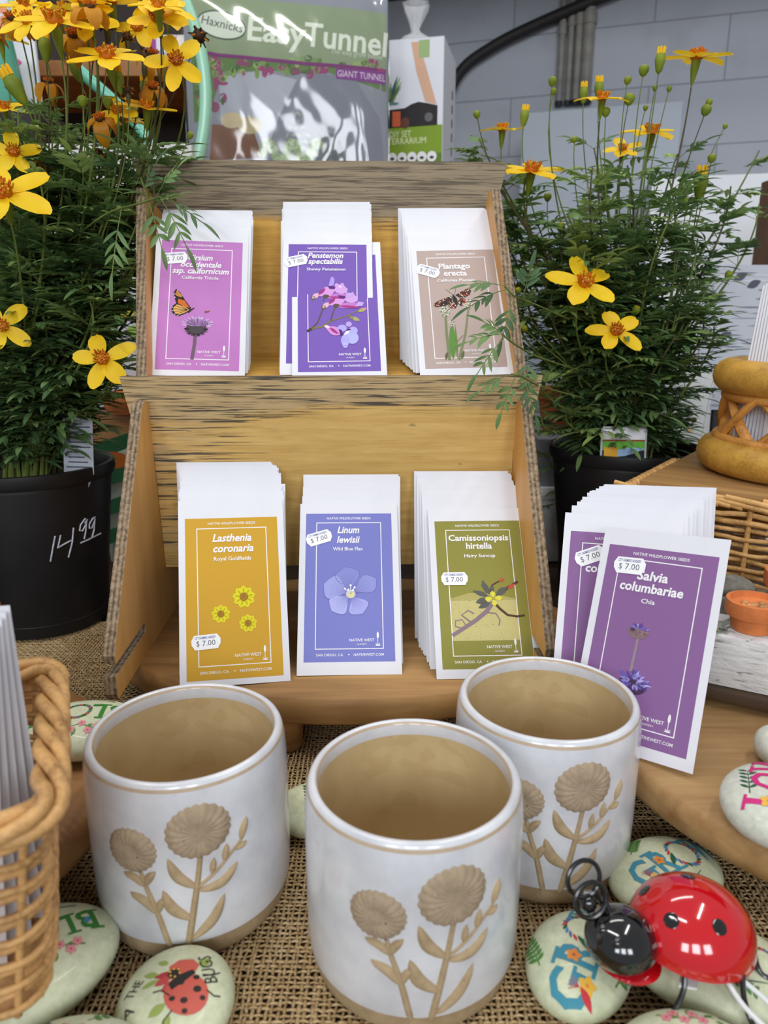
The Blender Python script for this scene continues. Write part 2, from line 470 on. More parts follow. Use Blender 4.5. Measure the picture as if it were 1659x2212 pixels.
def template(A, col, oy, t1, t2, t3, sub, big=8.6):
    """printed panel: everything in millimetres, oy = bottom of panel"""
    A.rect(-39, oy, 39, oy+136.2, col, 0)
    A.frame(-29.6, oy+10.8, 29.4, oy+127.4, .75, INK, 1)
    A.text('NATIVE WILDFLOWER SEEDS', 0, oy+130.4, 3.0, INK, 2, width=40, bold=.012)
    A.text('SAN DIEGO, CA', -17, oy+5.0, 3.1, INK, 2, width=23, bold=.012); A.ell(-.6, oy+6.2, .6, .6, INK, 2)
    A.text('NATIVEWEST.COM', 16.4, oy+5.0, 3.1, INK, 2, width=25.6, bold=.012)
    A.rect(-1, oy+11.5, 27, oy+11.6, col, 1)
    A.text('NATIVE WEST', 10.6, oy+17.4, 3.5, INK, 6, width=21.6, bold=.014)
    A.text('NURSERY', 10.6, oy+14.2, 2.0, INK, 6, width=8.5)
    A.ell(24.4, oy+22.6, 1.0, 3.0, INK, 6); A.rect(24.15, oy+14.2, 24.65, oy+20, INK, 6); A.ell(24.4, oy+13.9, 2.3, .55, INK, 6)
    for s in (-1, 1): A.leaf(24.4, oy+14, 24.4+s*2.0, oy+15.6, .7, INK, 6)
def title(A, lines, sub, suby):
    for txt, x, y, wd, sz, sh in lines: A.text(txt, x, y, sz, INK, 6, shear=sh, bold=.028, width=wd)
    A.text(sub[0], sub[1], suby, 4.6, INK, 6, width=sub[2], bold=.016)
def sticker(parent, x, y, rot, sc=1.0):
    A = Art(); w, h = 11.6, 6.0
    c, q = math.cos(rot), math.sin(rot)
    base = [(-.8*w, -h), (.8*w, -h), (.86*w, -.75*h), (w, -.35*h), (1.02*w, .35*h), (.88*w, .75*h), (.8*w, h), (-.8*w, h), (-.88*w, .75*h), (-1.02*w, .3*h), (-w, -.35*h), (-.86*w, -.75*h)]
    A.poly([(x+(c*a-q*b)*sc, y+(q*a+c*b)*sc) for a, b in base], F((246,246,246), .6), 8)
    def P(a, b): return x+(c*a-q*b)*sc, y+(q*a+c*b)*sc
    px, py = P(-.3, 2.6); A.text('CITY FARMERS NURSERY', px, py, 3.0*sc, F((70,80,150)), 9, rot=rot, width=17*sc, bold=.01)
    px, py = P(-6.6, -2.9); A.text('$', px, py, 6.2*sc, F((110,112,125)), 9, rot=rot, width=2.4*sc)
    px, py = P(2.2, -2.9); A.text('7.00', px, py, 6.2*sc, F((100,102,118)), 9, rot=rot, width=10.5*sc)
    px, py = P(0, -5.0)
    A.stroke([P(-2, -5.6), P(-2, 1)], .12, F((205,205,210)), 9)
    return A.build('price_sticker', parent, on_face, .8)

def packet_matrix(x, y, z, yaw, ln, roll):
    return Matrix.Translation((x, y, z)) @ Matrix.Rotation(R(yaw), 4, 'Z') @ Matrix.Rotation(R(-ln), 4, 'X') @ Matrix.Rotation(R(roll), 4, 'Y')
def packet(label, pose, col, oy, art, stick=None, group=None):
    t = thing('seed_packet', label, 'seed packet', M=packet_matrix(*pose), group=group)
    link('envelope', ENV, t)
    A = Art(); art(A, oy); A.build('printed_panel', t, on_face, .8)
    if stick: sticker(t, *stick)
    return t
PLAIN = {}
def plain_panel(col, oy):
    if (col, oy) not in PLAIN:
        A = Art(); A.rect(-39, oy, 39, oy+136.2, F(col), 0); A.frame(-29.6, oy+10.8, 29.4, oy+127.4, .75, INK, 1)
        o = A.build('printed_panel', None, on_face, .8); PLAIN[(col, oy)] = o.data; bpy.data.objects.remove(o)
    return PLAIN[(col, oy)]
def stack(n, front, back, label, group, col, oy, jx=.12, jr=.7, ease=1.0, jz=.16):
    """packets standing behind the front one, fanning back to the last"""
    for i in range(1, n+1):
        f = (i/n)**ease
        p = [a+(b-a)*f for a, b in zip(front, back)]
        p[0] += rnd.uniform(-jx, jx); p[3] += rnd.uniform(-jr, jr); p[5] += rnd.uniform(-jr, jr)*.5; p[2] += rnd.uniform(0, jz)
        t = thing('seed_packet', label, 'seed packet', M=packet_matrix(*p), group=group)
        link('envelope', ENV, t); link('printed_panel', plain_panel(col, oy), t)

# ---- artwork for each kind
def c_(*c): return F(c, .6)
def art_gold(A, oy):
    template(A, c_(206,158,44), oy, 0, 0, 0, 0)
    title(A, [('Lasthenia', 0, oy+115.4, 33, 9.2, .25), ('coronaria', 1, oy+106.2, 34, 9.2, .25)], ('Royal Goldfields', 0, 31), oy+98.8)
    for x, y, r in ((8.5, 72, 9.6), (-10.8, 58.5, 7.8), (11.3, 49.6, 7.6)):
        for k in range(9):
            a = 2*PI*k/9+.2; A.leaf(x+.2*r*math.cos(a), oy+y-5+.2*r*math.sin(a), x+r*math.cos(a), oy+y-5+r*math.sin(a), r*.58, c_(226,214,28), 3+k % 2, .6)
            A.leaf(x+.3*r*math.cos(a), oy+y-5+.3*r*math.sin(a), x+.85*r*math.cos(a), oy+y-5+.85*r*math.sin(a), r*.12, c_(186,172,16), 5, .5)
        A.ell(x, oy+y-5, r*.38, r*.38, c_(176,130,30), 6)
        for k in range(16):
            a = k*2.4; q = r*.36*math.sqrt(k/16); A.ell(x+q*math.cos(a), oy+y-5+q*math.sin(a), r*.05, r*.05, c_(128,84,24), 7, n=8)
def art_flax(A, oy):
    template(A, c_(122,126,196), oy, 0, 0, 0, 0)
    title(A, [('Linum', -.5, oy+117.0, 20, 9.0, .25), ('lewisii', -.5, oy+107.6, 21, 9.0, .25)], ('Wild Blue Flax', -1, 27), oy+100.2)
    cx, cy = 1.3, oy+59.5
    pet = [(100, 26, 22, (136,140,206)), (158, 26, 22, (160,164,222)), (222, 23, 19, (174,176,230)), (300, 21, 19, (166,168,226)), (32, 27, 17, (146,150,212))]
    for k, (a, l, w, c) in enumerate(pet):
        a = R(a); ex, ey = cx+l*math.cos(a), cy+l*math.sin(a)
        A.leaf(cx, cy, ex, ey, w*1.05, c_(110,112,184), 3, .68, 10); A.leaf(cx, cy, cx+(l-.5)*math.cos(a), cy+(l-.5)*math.sin(a), w, c_(*c), 4, .68, 10)
        for q in range(-3, 4):
            b = a+q*.13; A.stroke([(cx+3*math.cos(b), cy+3*math.sin(b)), (cx+l*.72*math.cos(b), cy+l*.72*math.sin(b))], .35, c_(104,104,172), 5, .1)
    A.ell(cx, cy, 4.2, 4.0, c_(196,196,214), 6); A.ell(cx+.3, cy-.5, 3.0, 2.6, c_(222,214,150), 7)
    for dx, dy in ((-5, 5), (0, 8), (3.5, 6), (-2, 4), (2, 3.5)):
        A.stroke([(cx, cy), (cx+dx, cy+dy)], .9, c_(206,206,226), 7); A.ell(cx+dx, cy+dy, .9, .9, c_(250,250,250), 8)
def art_suncup(A, oy):
    template(A, c_(142,138,62), oy, 0, 0, 0, 0)
    A.rect(-28.8, oy+24.2, 28.6, oy+60, c_(196,186,124), 2)
    A.poly([(-28.8, oy+60), (28.6, oy+60), (28.6, oy+61), (10, oy+66), (-12, oy+67), (-28.8, oy+62)], c_(176,166,98), 2)
    rr = random.Random(5)
    for k in range(260):
        x, y = rr.uniform(-28.4, 28.2), oy+rr.uniform(24.6, 63); A.ell(x, y, .28, .28, c_(128,116,76) if k % 2 else c_(222,212,156), 3, n=5)
    title(A, [('Camissoniopsis', 0, oy+116.6, 54.5, 8.0, .0), ('hirtella', 0, oy+108.6, 23.5, 8.4, .0)], ('Hairy Suncup', 0, 28), oy+100.4)
    G = c_(92,92,86); B = c_(86,56,44); V = c_(136,116,124)
    Y = lambda p: [(a, b+oy-8) for a, b in p]
    A.stroke(Y([(-29, 37), (-20, 42.5), (-8, 50), (2, 58), (8, 66)]), 3.2, V, 4, 4.0)
    for pts, t, m in (([(9, 66), (14, 60), (20, 54.5), (28, 53), (35, 54)], 2.4, B), ([(-20, 43), (-26, 45), (-25.5, 50), (-20, 51), (-17, 46)], 1.3, V), ([(-12, 48), (-20, 55), (-14, 59), (-9, 56)], 1.6, V), ([(2, 57), (10, 56), (13, 50), (11.5, 45)], 1.4, V),
                      ([(6, 76), (9, 82), (16, 86)], 1.6, B), ([(14, 73), (22, 79), (27, 82), (32, 85)], 2.8, B), ([(4, 75), (0, 82), (1.5, 86)], 2.2, G)):
        A.stroke(Y(pts), t, m, 4, t*.75)
    for x0, y0, x1, y1, w in ((6, 71, -9, 77, 4.5), (5, 69, -7, 66, 6), (6, 73, 0, 86, 5), (6, 66, -5, 61, 5), (8, 73, 9, 82, 3.5), (11, 72, 22, 80, 6)): A.leaf(x0, y0+oy-8, x1, y1+oy-8, w, G, 5)
    A.leaf(15, 85+oy-8, 20.5, 88+oy-8, 3, c_(190,84,58), 6); A.leaf(22, 78+oy-8, 29, 83+oy-8, 3.4, c_(190,84,58), 6)
    for a in (95, 185, 275, 5): A.leaf(9, 69.5+oy-8, 9+7.6*math.cos(R(a)), 69.5+oy-8+7*math.sin(R(a)), 4.6, c_(222,214,66), 7, .65)
    A.ell(9, 69.5+oy-8, 1.2, 1.2, c_(168,160,40), 8)
def art_thistle(A, oy):
    template(A, c_(190,122,190), oy, 0, 0, 0, 0)
    title(A, [('Cirsium', -1.2, oy+115, 23.5, 8.4, .25), ('occidentale', -.4, oy+107.6, 39, 8.4, .25), ('ssp. californicum', -.4, oy+100.6, 54, 8.4, .25)], ('California Thistle', -.7, 35), oy+94.6)
    Y = oy-6
    A.stroke([(-2.9, 45+Y), (-3.4, 32+Y), (-5.2, 16.8+Y)], 3.2, c_(112,88,106), 3)
    A.ell(-2.4, 48.5+Y, 9.6, 6.6, c_(74,64,72), 4)
    rr = random.Random(2)
    for k in range(30):
        a = rr.uniform(PI*.95, 2.05*PI); A.leaf(-2.4+6*math.cos(a), 48+Y+4*math.sin(a), -2.4+11.5*math.cos(a), 48+Y+8*math.sin(a), 1.0, c_(60,50,58), 4)
    for k in range(70):
        a = rr.uniform(.02*PI, .98*PI); l = rr.uniform(.7, 1.0)
        A.leaf(-1.5+2*math.cos(a), 51+Y, -1.5+16*l*math.cos(a), 53+Y+10*l*math.sin(a), 1.7, c_(*((206,160,220), (226,190,234), (170,112,184))[k % 3]), 5)
    for k in range(24):
        a = rr.uniform(-.2*PI, 1.2*PI); A.leaf(-1.5+10*math.cos(a), 54+Y+4*math.sin(a), -1.5+15.5*math.cos(a), 54+Y+7*math.sin(a), .9, c_(222,184,230), 6)
    K = c_(30,24,22); O = c_(206,104,38); P = c_(222,168,92)
    A.poly([(x, y+Y) for x, y in ((-7.5, 69), (-14, 78), (-19, 86), (-23, 89.5), (-25, 86), (-24, 80), (-22, 74), (-14, 69))], K, 6)
    A.poly([(x, y+Y) for x, y in ((-9.5, 70), (-14.5, 77.5), (-20.5, 79), (-20.5, 74.5), (-14, 70.5))], O, 7)
    A.poly([(x, y+Y) for x, y in ((-16.5, 82), (-20, 86.3), (-22.8, 87.5), (-22.8, 82.5), (-18, 80.5))], c_(190,130,60), 7)
    A.poly([(x, y+Y) for x, y in ((-8, 68), (-15, 73), (-22, 74.5), (-26, 71), (-26.5, 66), (-23.5, 62), (-19, 61), (-13, 64))], K, 6)
    A.poly([(x, y+Y) for x, y in ((-9.5, 67.6), (-15, 71.6), (-21.5, 73), (-24.4, 70), (-24.6, 66.5), (-22, 63.2), (-18.6, 62.4), (-13.4, 64.8))], P, 7)
    for a in (140, 158, 176, 194, 212): A.stroke([(-11, 67.6+Y), (-11+13*math.cos(R(a)), 67.8+Y+10*math.sin(R(a)))], .45, K, 8)
    for x, y in ((-23.8, 84), (-23.6, 80.5), (-21.4, 87.6), (-25.6, 70), (-25.6, 66.4), (-23, 62.6), (-20, 61.5)): A.ell(x, y+Y, .5, .5, c_(240,236,230), 8, n=8)
    A.stroke([(-11, 65+Y), (-5, 70+Y)], 1.6, K, 8, .8)
    A.ell(7, 66.5+Y, 2.6, 1.0, c_(140,80,60), 7, .3); A.leaf(7, 67+Y, 10, 69.5+Y, 1.2, c_(180,160,170), 8)
def art_penstemon(A, oy):
    template(A, c_(118,88,176), oy, 0, 0, 0, 0)
    title(A, [('Penstemon', -2, oy+119.6, 35.5, 8.8, .25), ('spectabilis', -2, oy+112.6, 34.5, 8.8, .25)], ('Showy Penstemon', -1.4, 38.5), oy+104.6)
    Y = oy-5; P = lambda p: [(a, b+Y) for a, b in p]
    G = c_(120,116,62)
    A.stroke(P([(-30, 50), (-24, 53.5), (-16, 55), (-7, 62), (0, 64), (10, 68), (19, 73)]), 2.4, G, 4, .8)
    A.stroke(P([(-26, 53), (-20, 60), (-14.5, 76)]), 1.6, c_(92,78,64), 4, 1.2); A.stroke(P([(-7, 62), (-6, 68), (-3, 77)]), 1.4, c_(92,78,64), 4, 1.1)
    A.stroke(P([(-30, 50), (-26, 53)]), 2.6, c_(58,52,44), 5)
    for x0, y0, x1, y1, w, c in ((10, 68, 15, 63, 3.2, (128,126,60)), (12, 66, 21, 61.5, 4.4, (168,166,104)), (19, 72, 28.5, 76, 4.2, (168,172,76)), (24, 74, 29, 76.5, 2.6, (214,130,200))): A.leaf(x0, y0+Y, x1, y1+Y, w, c_(*c), 5)
    A.leaf(-15, 77+Y, -8, 83+Y, 5.4, c_(222,176,190), 5); A.ell(-14, 77.5+Y, 2.2, 2.2, c_(110,92,60), 5)
    A.leaf(-9, 80+Y, 9, 90+Y, 11, c_(212,150,216), 6); A.leaf(-9, 81+Y, -2, 89+Y, 4, c_(150,50,130), 7)
    A.poly(P([(1, 91), (3, 101), (5, 102.5), (7, 99), (6, 92)]), c_(172,150,224), 7); A.poly(P([(0, 91.5), (8, 90.5), (7, 87.5), (2, 88)]), c_(88,36,120), 8)
    A.poly(P([(6, 88), (8, 95), (12, 93), (15, 95.5), (17, 91), (20, 88), (19, 84), (14, 82), (8, 84)]), c_(206,160,222), 7)
    A.ell(12.5, 90.5+Y, 1.2, 1.0, c_(246,226,240), 8)
    A.leaf(-4, 78.5+Y, 25, 80.5+Y, 7, c_(190,120,196), 6); A.leaf(0, 79+Y, 22, 76.6+Y, 3, c_(166,48,126), 7); A.poly(P([(17, 78), (20, 84), (25.5, 82.5), (24, 78.5)]), c_(196,160,226), 8)
    A.ell(-1.5, 79.5+Y, 3.2, 2, c_(90,76,60), 7)
    A.leaf(-14, 56+Y, 3, 46+Y, 10, c_(212,140,206), 6, .6); A.leaf(-9, 54.5+Y, 0, 46+Y, 3, c_(156,48,126), 7); A.leaf(-14, 56+Y, -8, 54+Y, 3.4, c_(240,206,224), 7)
    for x, y, rx, ry, c in ((3.5, 53, 4.5, 4, (176,162,230)), (10, 57.5, 3, 3, (186,160,226)), (14, 50, 4.4, 4.6, (174,168,232)), (13, 42, 6, 7, (178,180,238)), (6, 39, 4, 7, (172,166,232)), (6, 34, 2.6, 3.4, (186,178,236))): A.ell(x, y+Y, rx, ry, c_(*c), 7)
    A.poly(P([(0, 52), (3, 51), (4.5, 45), (2, 44)]), c_(80,34,116), 8); A.leaf(5, 45+Y, 11, 51+Y, 3, c_(248,244,250), 8); A.ell(9.5, 51+Y, 2.2, 1, c_(66,40,100), 9, .3)
def art_plantago(A, oy):
    template(A, c_(180,160,152), oy, 0, 0, 0, 0)
    title(A, [('Plantago', -2.2, oy+113.4, 31.5, 9.0, .0), ('erecta', -2, oy+105, 23, 9.0, .0)], ('California Plantain', -1.8, 37.5), oy+98)
    Y = oy-8; P = lambda p: [(a, b+Y) for a, b in p]; G = c_(124,130,92)
    A.stroke(P([(-15.6, 67), (-16, 45), (-15.5, 17)]), 2.2, G, 3, 3); A.stroke(P([(7.5, 74), (2, 45), (-6.5, 17)]), 1.8, G, 3, 2.6)
    A.leaf(-12, 17+Y, -10, 63+Y, 6.4, c_(92,138,58), 4, .4); A.leaf(-8, 17+Y, -7, 56+Y, 2.4, c_(104,130,70), 4); A.stroke(P([(-9, 34), (-2, 42), (0, 44)]), 1.3, G, 4, .6)
    A.leaf(-19, 17+Y, -17, 26+Y, 3, c_(96,96,64), 4); A.leaf(-4, 17+Y, -1, 27+Y, 3, c_(96,100,64), 4)
    rr = random.Random(9)
    for cx, cy, r in ((-15.8, 71, 5.8), (7.8, 79, 5.0), (-10.6, 57, 3)):
        A.ell(cx, cy+Y-1, r*.8, r, c_(150,148,122), 4)
        for k in range(34):
            a = k*2.4; q = r*math.sqrt(k/34); A.ell(cx+q*math.cos(a)*.9, cy+Y+q*math.sin(a)*1.1, rr.uniform(.5, 1.0), rr.uniform(.5, 1.0), c_(*((226,222,206), (196,192,172), (112,108,88))[k % 3]), 5+k % 2, n=8)
    K = c_(44,32,28); O = c_(186,76,50); Wt = c_(236,222,196)
    wings = [[(-8, 89), (-16, 86), (-24, 82), (-26.5, 79), (-24, 76.5), (-16, 77.5), (-8, 81)], [(-4, 90), (4, 95), (11, 98.5), (12.5, 96), (10, 90), (2, 85)],
             [(-8, 82), (-12, 78), (-10, 75), (-5, 74.5), (-2, 80)], [(-3, 82), (0, 77), (6, 79.5), (8, 83), (2, 87)]]
    for wq in wings:
        A.poly(P(wq), K, 6)
        gx = sum(p[0] for p in wq)/len(wq); gy = sum(p[1] for p in wq)/len(wq)
        for k in range(42):
            i = rr.randrange(len(wq)); a, b = wq[i], wq[(i+1) % len(wq)]; t = rr.random(); s = rr.choice((.9, .75, .58, .4))
            x = gx+(a[0]+(b[0]-a[0])*t-gx)*s; y = gy+(a[1]+(b[1]-a[1])*t-gy)*s
            A.ell(x, y+Y, .62, .5, (O, Wt, O, Wt, c_(150,40,30))[k % 5], 7, n=7)
    A.leaf(-6.5, 91+Y, -3.5, 78+Y, 4.6, K, 8); A.stroke(P([(-6, 90), (-13, 97)]), .3, K, 8); A.stroke(P([(-5, 90), (-2.5, 99)]), .3, K, 8)
def art_chia(A, oy):
    template(A, c_(138,98,150), oy, 0, 0, 0, 0)
    title(A, [('Salvia', -3.2, oy+113.2, 22, 9.4, .1), ('columbariae', -3, oy+104.4, 45.5, 9.4, .1)], ('Chia', -3.4, 9.8), oy+96.6)
    Y = oy-8; rr = random.Random(4)
    A.stroke([(-6, 80+Y), (-6.5, 66+Y), (-7, 56+Y)], 1.8, c_(150,132,140), 3, 2.2); A.stroke([(-7, 46+Y), (-8, 20+Y)], 2.2, c_(120,106,96), 3)
    for cx, cy, rx, ry in ((-6.6, 85, 10, 5.2), (-4, 49, 14, 8.5)):
        A.ell(cx, cy-2+Y, rx*.72, ry*.8, c_(*((132,110,112) if cy > 60 else (74,48,82))), 4)
        for k in range(36 if cy > 60 else 70):
            a = rr.uniform(0, 2*PI); q = rr.uniform(.5, 1)
            if cy > 60 and math.sin(a) < 0: col = ((150,116,120), (120,92,104))[k % 2]
            else: col = ((148,140,214), (176,166,226), (112,92,176), (96,66,140))[k % 4]
            x, y = cx+rx*q*math.cos(a), cy+Y+ry*q*math.sin(a); A.leaf(cx+rx*.3*q*math.cos(a), cy+Y+ry*.3*q*math.sin(a), x*1.0, y+.8, 1.7, c_(*col), 5+k % 3)

# ---- front poses (x, y, z, yaw, lean, roll)
P_GOLD = (-12.11, 54.9, 5.95, 13.3, 29.7, 2.1); P_FLAX = (-2.9, 56.8, 5.84, 3.3, 37.5, .7); P_SUN = (8.84, 56.2, 5.84, 1.9, 39.9, -.1)
P_THIS = (-17.6, 70.54, 29.6, 6.0, 28.0, 1.9); P_PEN = (-4.14, 70.29, 29.62, 3.0, 36.4, -.8); P_PLA = (7.84, 70.58, 29.68, 2.1, 35.3, -1.6); P_CHIA = (16.75, 45.1, 5.92, -42.4, 24.8, -5.0)
packet('gold seed packet with three yellow daisies, front of the lower row', P_GOLD, 0, 5, art_gold, (-23.2, 36, R(3)))
packet('light blue seed packet with one blue flax flower', P_FLAX, 0, 11, art_flax, (-27, 123.4, R(17)))
packet('olive green seed packet with a small yellow four-petalled flower', P_SUN, 0, 8, art_suncup, (-24.1, 88.3, 0))
packet('pink seed packet with an orange butterfly on a thistle', P_THIS, 0, 6, art_thistle, (-25.3, 122.7, R(6)))
packet('deep violet seed packet showing pink tubular flowers on a branching stem', P_PEN, 0, 5, art_penstemon, (-28.4, 137, R(20)))
packet('taupe seed packet with a checkered orange butterfly over white flower heads', P_PLA, 0, 8, art_plantago, (-29, 119.2, R(-21)))
packet('dull purple seed packet with spiky lavender flower heads, foremost of its stack', P_CHIA, 0, 8, art_chia, (-21.2, 130, R(2)))
# second packets whose print shows
packet('violet seed packet peeking out behind the front violet packet, only its edge showing', (-5.35, 70.75, 29.72, 2.6, 34, .2), 0, 12, art_penstemon, (-31.5, 128, R(14)))
packet('dull purple seed packet half hidden behind the foremost purple packet', (16.9, 49.4, 5.95, -18, 27.5, -1.0), 0, 6, art_chia, (-23, 123, R(24)))
# the stacks behind
stack(22, (-12.25, 55.6, 5.95, 11, 28.5, 1.5), (-15.0, 66.9, 6.1, 1.5, 7, 0), 'plain white seed packet stacked behind the gold daisy packet', 'white packets behind the gold packet', (206,152,26), 1, .14, .6, 1.0, .2)
stack(9, (-2.8, 57.6, 5.84, 2.6, 36.4, .5), (-3.0, 62.8, 5.84, .5, 18.8, 0), 'plain white seed packet stacked behind the light blue flax packet', 'white packets behind the blue packet', (122,126,196), 1, .10, .3, 1.0, .08)
stack(11, (8.6, 57.3, 5.84, 1.8, 38.2, 0), (7.4, 64.0, 5.84, .3, 17.5, 0), 'plain white seed packet stacked behind the olive green packet', 'white packets behind the olive packet', (142,138,62), 1, .10, .3, 1.0, .1)
stack(15, (-17.5, 71.0, 29.7, 5, 27.2, 1.6), (-17.8, 75.6, 30.4, 1, 17.4, .4), 'plain white seed packet stacked behind the pink thistle packet', 'white packets behind the pink packet', (188,112,188), 1, .10, .6)
stack(24, (-5.5, 71.3, 29.75, 2.4, 33, .3), (-5.75, 79.3, 30.85, 2.0, 9.4, .0), 'plain white seed packet stacked behind the violet packets', 'white packets behind the violet packets', (112,78,172), 1, .13, .7)
stack(19, (7.55, 71.1, 29.75, 2, 34, -1.2), (6.1, 78.0, 30.7, 1, 15.6, -.2), 'plain white seed packet stacked behind the taupe butterfly packet', 'white packets behind the taupe packet', (180,160,152), 1, .10, .6)
stack(5, (17.8, 50.4, 5.95, -17, 26, -.6), (20.0, 53.3, 5.95, -13, 20, 0), 'plain white seed packet in the middle of the dull purple stack', 'white packets in the purple stack', (134,90,150), 1, .2, 1.2)
stack(12, (20.2, 54.0, 5.95, -12, 19, 0), (22.7, 57.2, 5.95, -9, 12, 0), 'plain white seed packet at the back of the dull purple stack', 'white packets at the back of the purple stack', (134,90,150), 1, .12, .7)
# ------------------------------------------------------------------ ceramic pots
def glaze():
    t = NT('white_glaze'); f = t.noise(t.coords((1,1,1)), 30, 4); g = t.noise(t.coords((1,1,1)), 380, 2)
    col = t.ramp(f, [(.3, lin((198,199,204))), (.65, lin((224,225,229)))])
    spk = t.maprange(g, .76, .80, 0, .5); col = t.mix(spk, col, lin((120,100,80)))
    t.l(col, t.b.inputs['Base Color']); t.set(rough=.22, coat=.5, coatr=.08, spec=.5); t.bump(f, .06, .002); return t.m
def clay(name, c1, c2, dots=.5):
    t = NT(name); f = t.noise(t.coords((1,1,1)), 120, 5, .65); g = t.noise(t.coords((1,1,1)), 700, 2)
    col = t.ramp(f, [(.3, lin(c2)), (.7, lin(c1))]); col = t.mix(t.maprange(g, .66, .74, 0, dots), col, lin((88,72,56)))
    t.l(col, t.b.inputs['Base Color']); t.set(rough=.85, spec=.15); t.bump(g, .25, .0005); return t.m
M_GLAZE = glaze(); M_CLAY = clay('bare_clay', (186,164,130), (164,141,108)); M_HEAD = clay('sandy_clay', (178,158,132), (150,132,110), .85)
M_RIMLINE = PM('rim_break', (188,166,140), .12, 90, rough=.3, coat=.4)
def interior():
    t = NT('tan_lining'); f = t.noise(t.coords((1,1,.7)), 26, 3); col = t.ramp(f, [(.3, lin((190,164,118))), (.7, lin((208,184,140)))])
    w = t.maprange(t.noise(t.coords((1,1,1.4)), 34, 2), .60, .605, 0, .22); col = t.mix(w, col, lin((172,144,90)))
    t.l(col, t.b.inputs['Base Color']); t.set(rough=.35, spec=.4); return t.m
M_LIN = interior()
PH = 11.6
prof_out = [(0,0),(4.9,0),(5.25,.12),(5.5,.5),(5.62,1.0),(5.68,1.55),(5.70,1.6),(5.78,1.66),(5.84,2.2),(5.88,4),(5.88,8),(5.86,9.8),(5.80,10.7),(5.72,11.15)]
prof_rim = [(5.72,11.15),(5.66,11.34),(5.58,11.5),(5.46,11.59),(5.33,11.6),(5.22,11.52),(5.15,11.36)]
prof_in = [(5.15,11.36),(5.13,11.2),(5.12,10.75),(5.13,10.7),(5.14,9),(5.14,4),(5.1,1.6),(4.7,.9),(3.5,.75),(0,.7)]
def rad(z):
    for (r0, z0), (r1, z1) in zip(prof_out[1:], prof_out[2:]):
        if z0 <= z <= z1 and z1 > z0: return r0+(r1-r0)*(z-z0)/(z1-z0)
    return 5.8
def wrap(s, z, w):
    r = rad(z)+w; a = s/5.88
    return (r*math.sin(a), -r*math.cos(a), z)
def relief(name, parent, head, hr, stem, stw, leaves, twig=None, buds=()):
    mb = MB()
    cx, cz = head; nr, na = 9, 90; vs = [wrap(cx, cz, .30)]; fs = []
    for i in range(1, nr+1):
        t = i/nr
        for j in range(na):
            a = 2*PI*j/na; pet = abs(math.sin(a*11+.4*math.sin(3*a)))
            r = hr*t*(1+.07*(pet-.55)*min(1, t*1.3)+.03*math.sin(2*a+1))
            w = .30*(1-t**7)+.05*(pet-.5)*math.sin(PI*t)-.10*math.exp(-((t-.28)/.13)**2)*(.6+.4*math.sin(a+1))
            vs.append(wrap(cx+r*math.cos(a)*1.0, cz+r*math.sin(a)*.97, w if i < nr else -.02))
    for j in range(na): fs.append((0, 1+j, 1+(j+1) % na))
    for i in range(nr-1):
        for j in range(na):
            a = 1+i*na+j; b = 1+i*na+(j+1) % na; fs.append((a, a+na, b+na, b))
    mb.add(vs, fs, M_HEAD)
    def strip(pts, wf, h, m):
        P = spline([(x, y, 0) for x, y in pts], 6); n = len(P); vs = []; fs = []
        K = 7
        for i, p in enumerate(P):
            d = (P[min(n-1, i+1)]-P[max(0, i-1)]); d.normalize(); t = i/(n-1); w = wf(t)
            for k in range(K):
                q = -1+2*k/(K-1); hh = h*(1-abs(q)**2.2)*min(1, w*5)
                vs.append(wrap(p.x-d.y*q*w, p.y+d.x*q*w, hh-.02))
        for i in range(n-1):
            for k in range(K-1): fs.append((i*K+k+1, i*K+k, (i+1)*K+k, (i+1)*K+k+1))
        mb.add(vs, fs, m)
    strip(stem, lambda t: stw*(.75+.35*t), .2, M_CLAY)
    for (x0, z0, x1, z1, w, b) in leaves:
        mx, mz = (x0+x1)/2-(z1-z0)*b, (z0+z1)/2+(x1-x0)*b
        strip([(x0, z0), (mx, mz), (x1, z1)], lambda t: w*(.10+.9*math.sin(PI*min(1, t*.97+.03))**.8), .22, M_CLAY)
    if twig:
        strip(twig, lambda t: .14*(1-.3*t), .18, M_CLAY)
        for (x0, z0, x1, z1, w) in buds: strip([(x0, z0), ((x0+x1)/2, (z0+z1)/2), (x1, z1)], lambda t: w*(.15+.85*math.sin(PI*t)**.8), .22, M_CLAY)
    return mb.build(name, parent, angle=60)
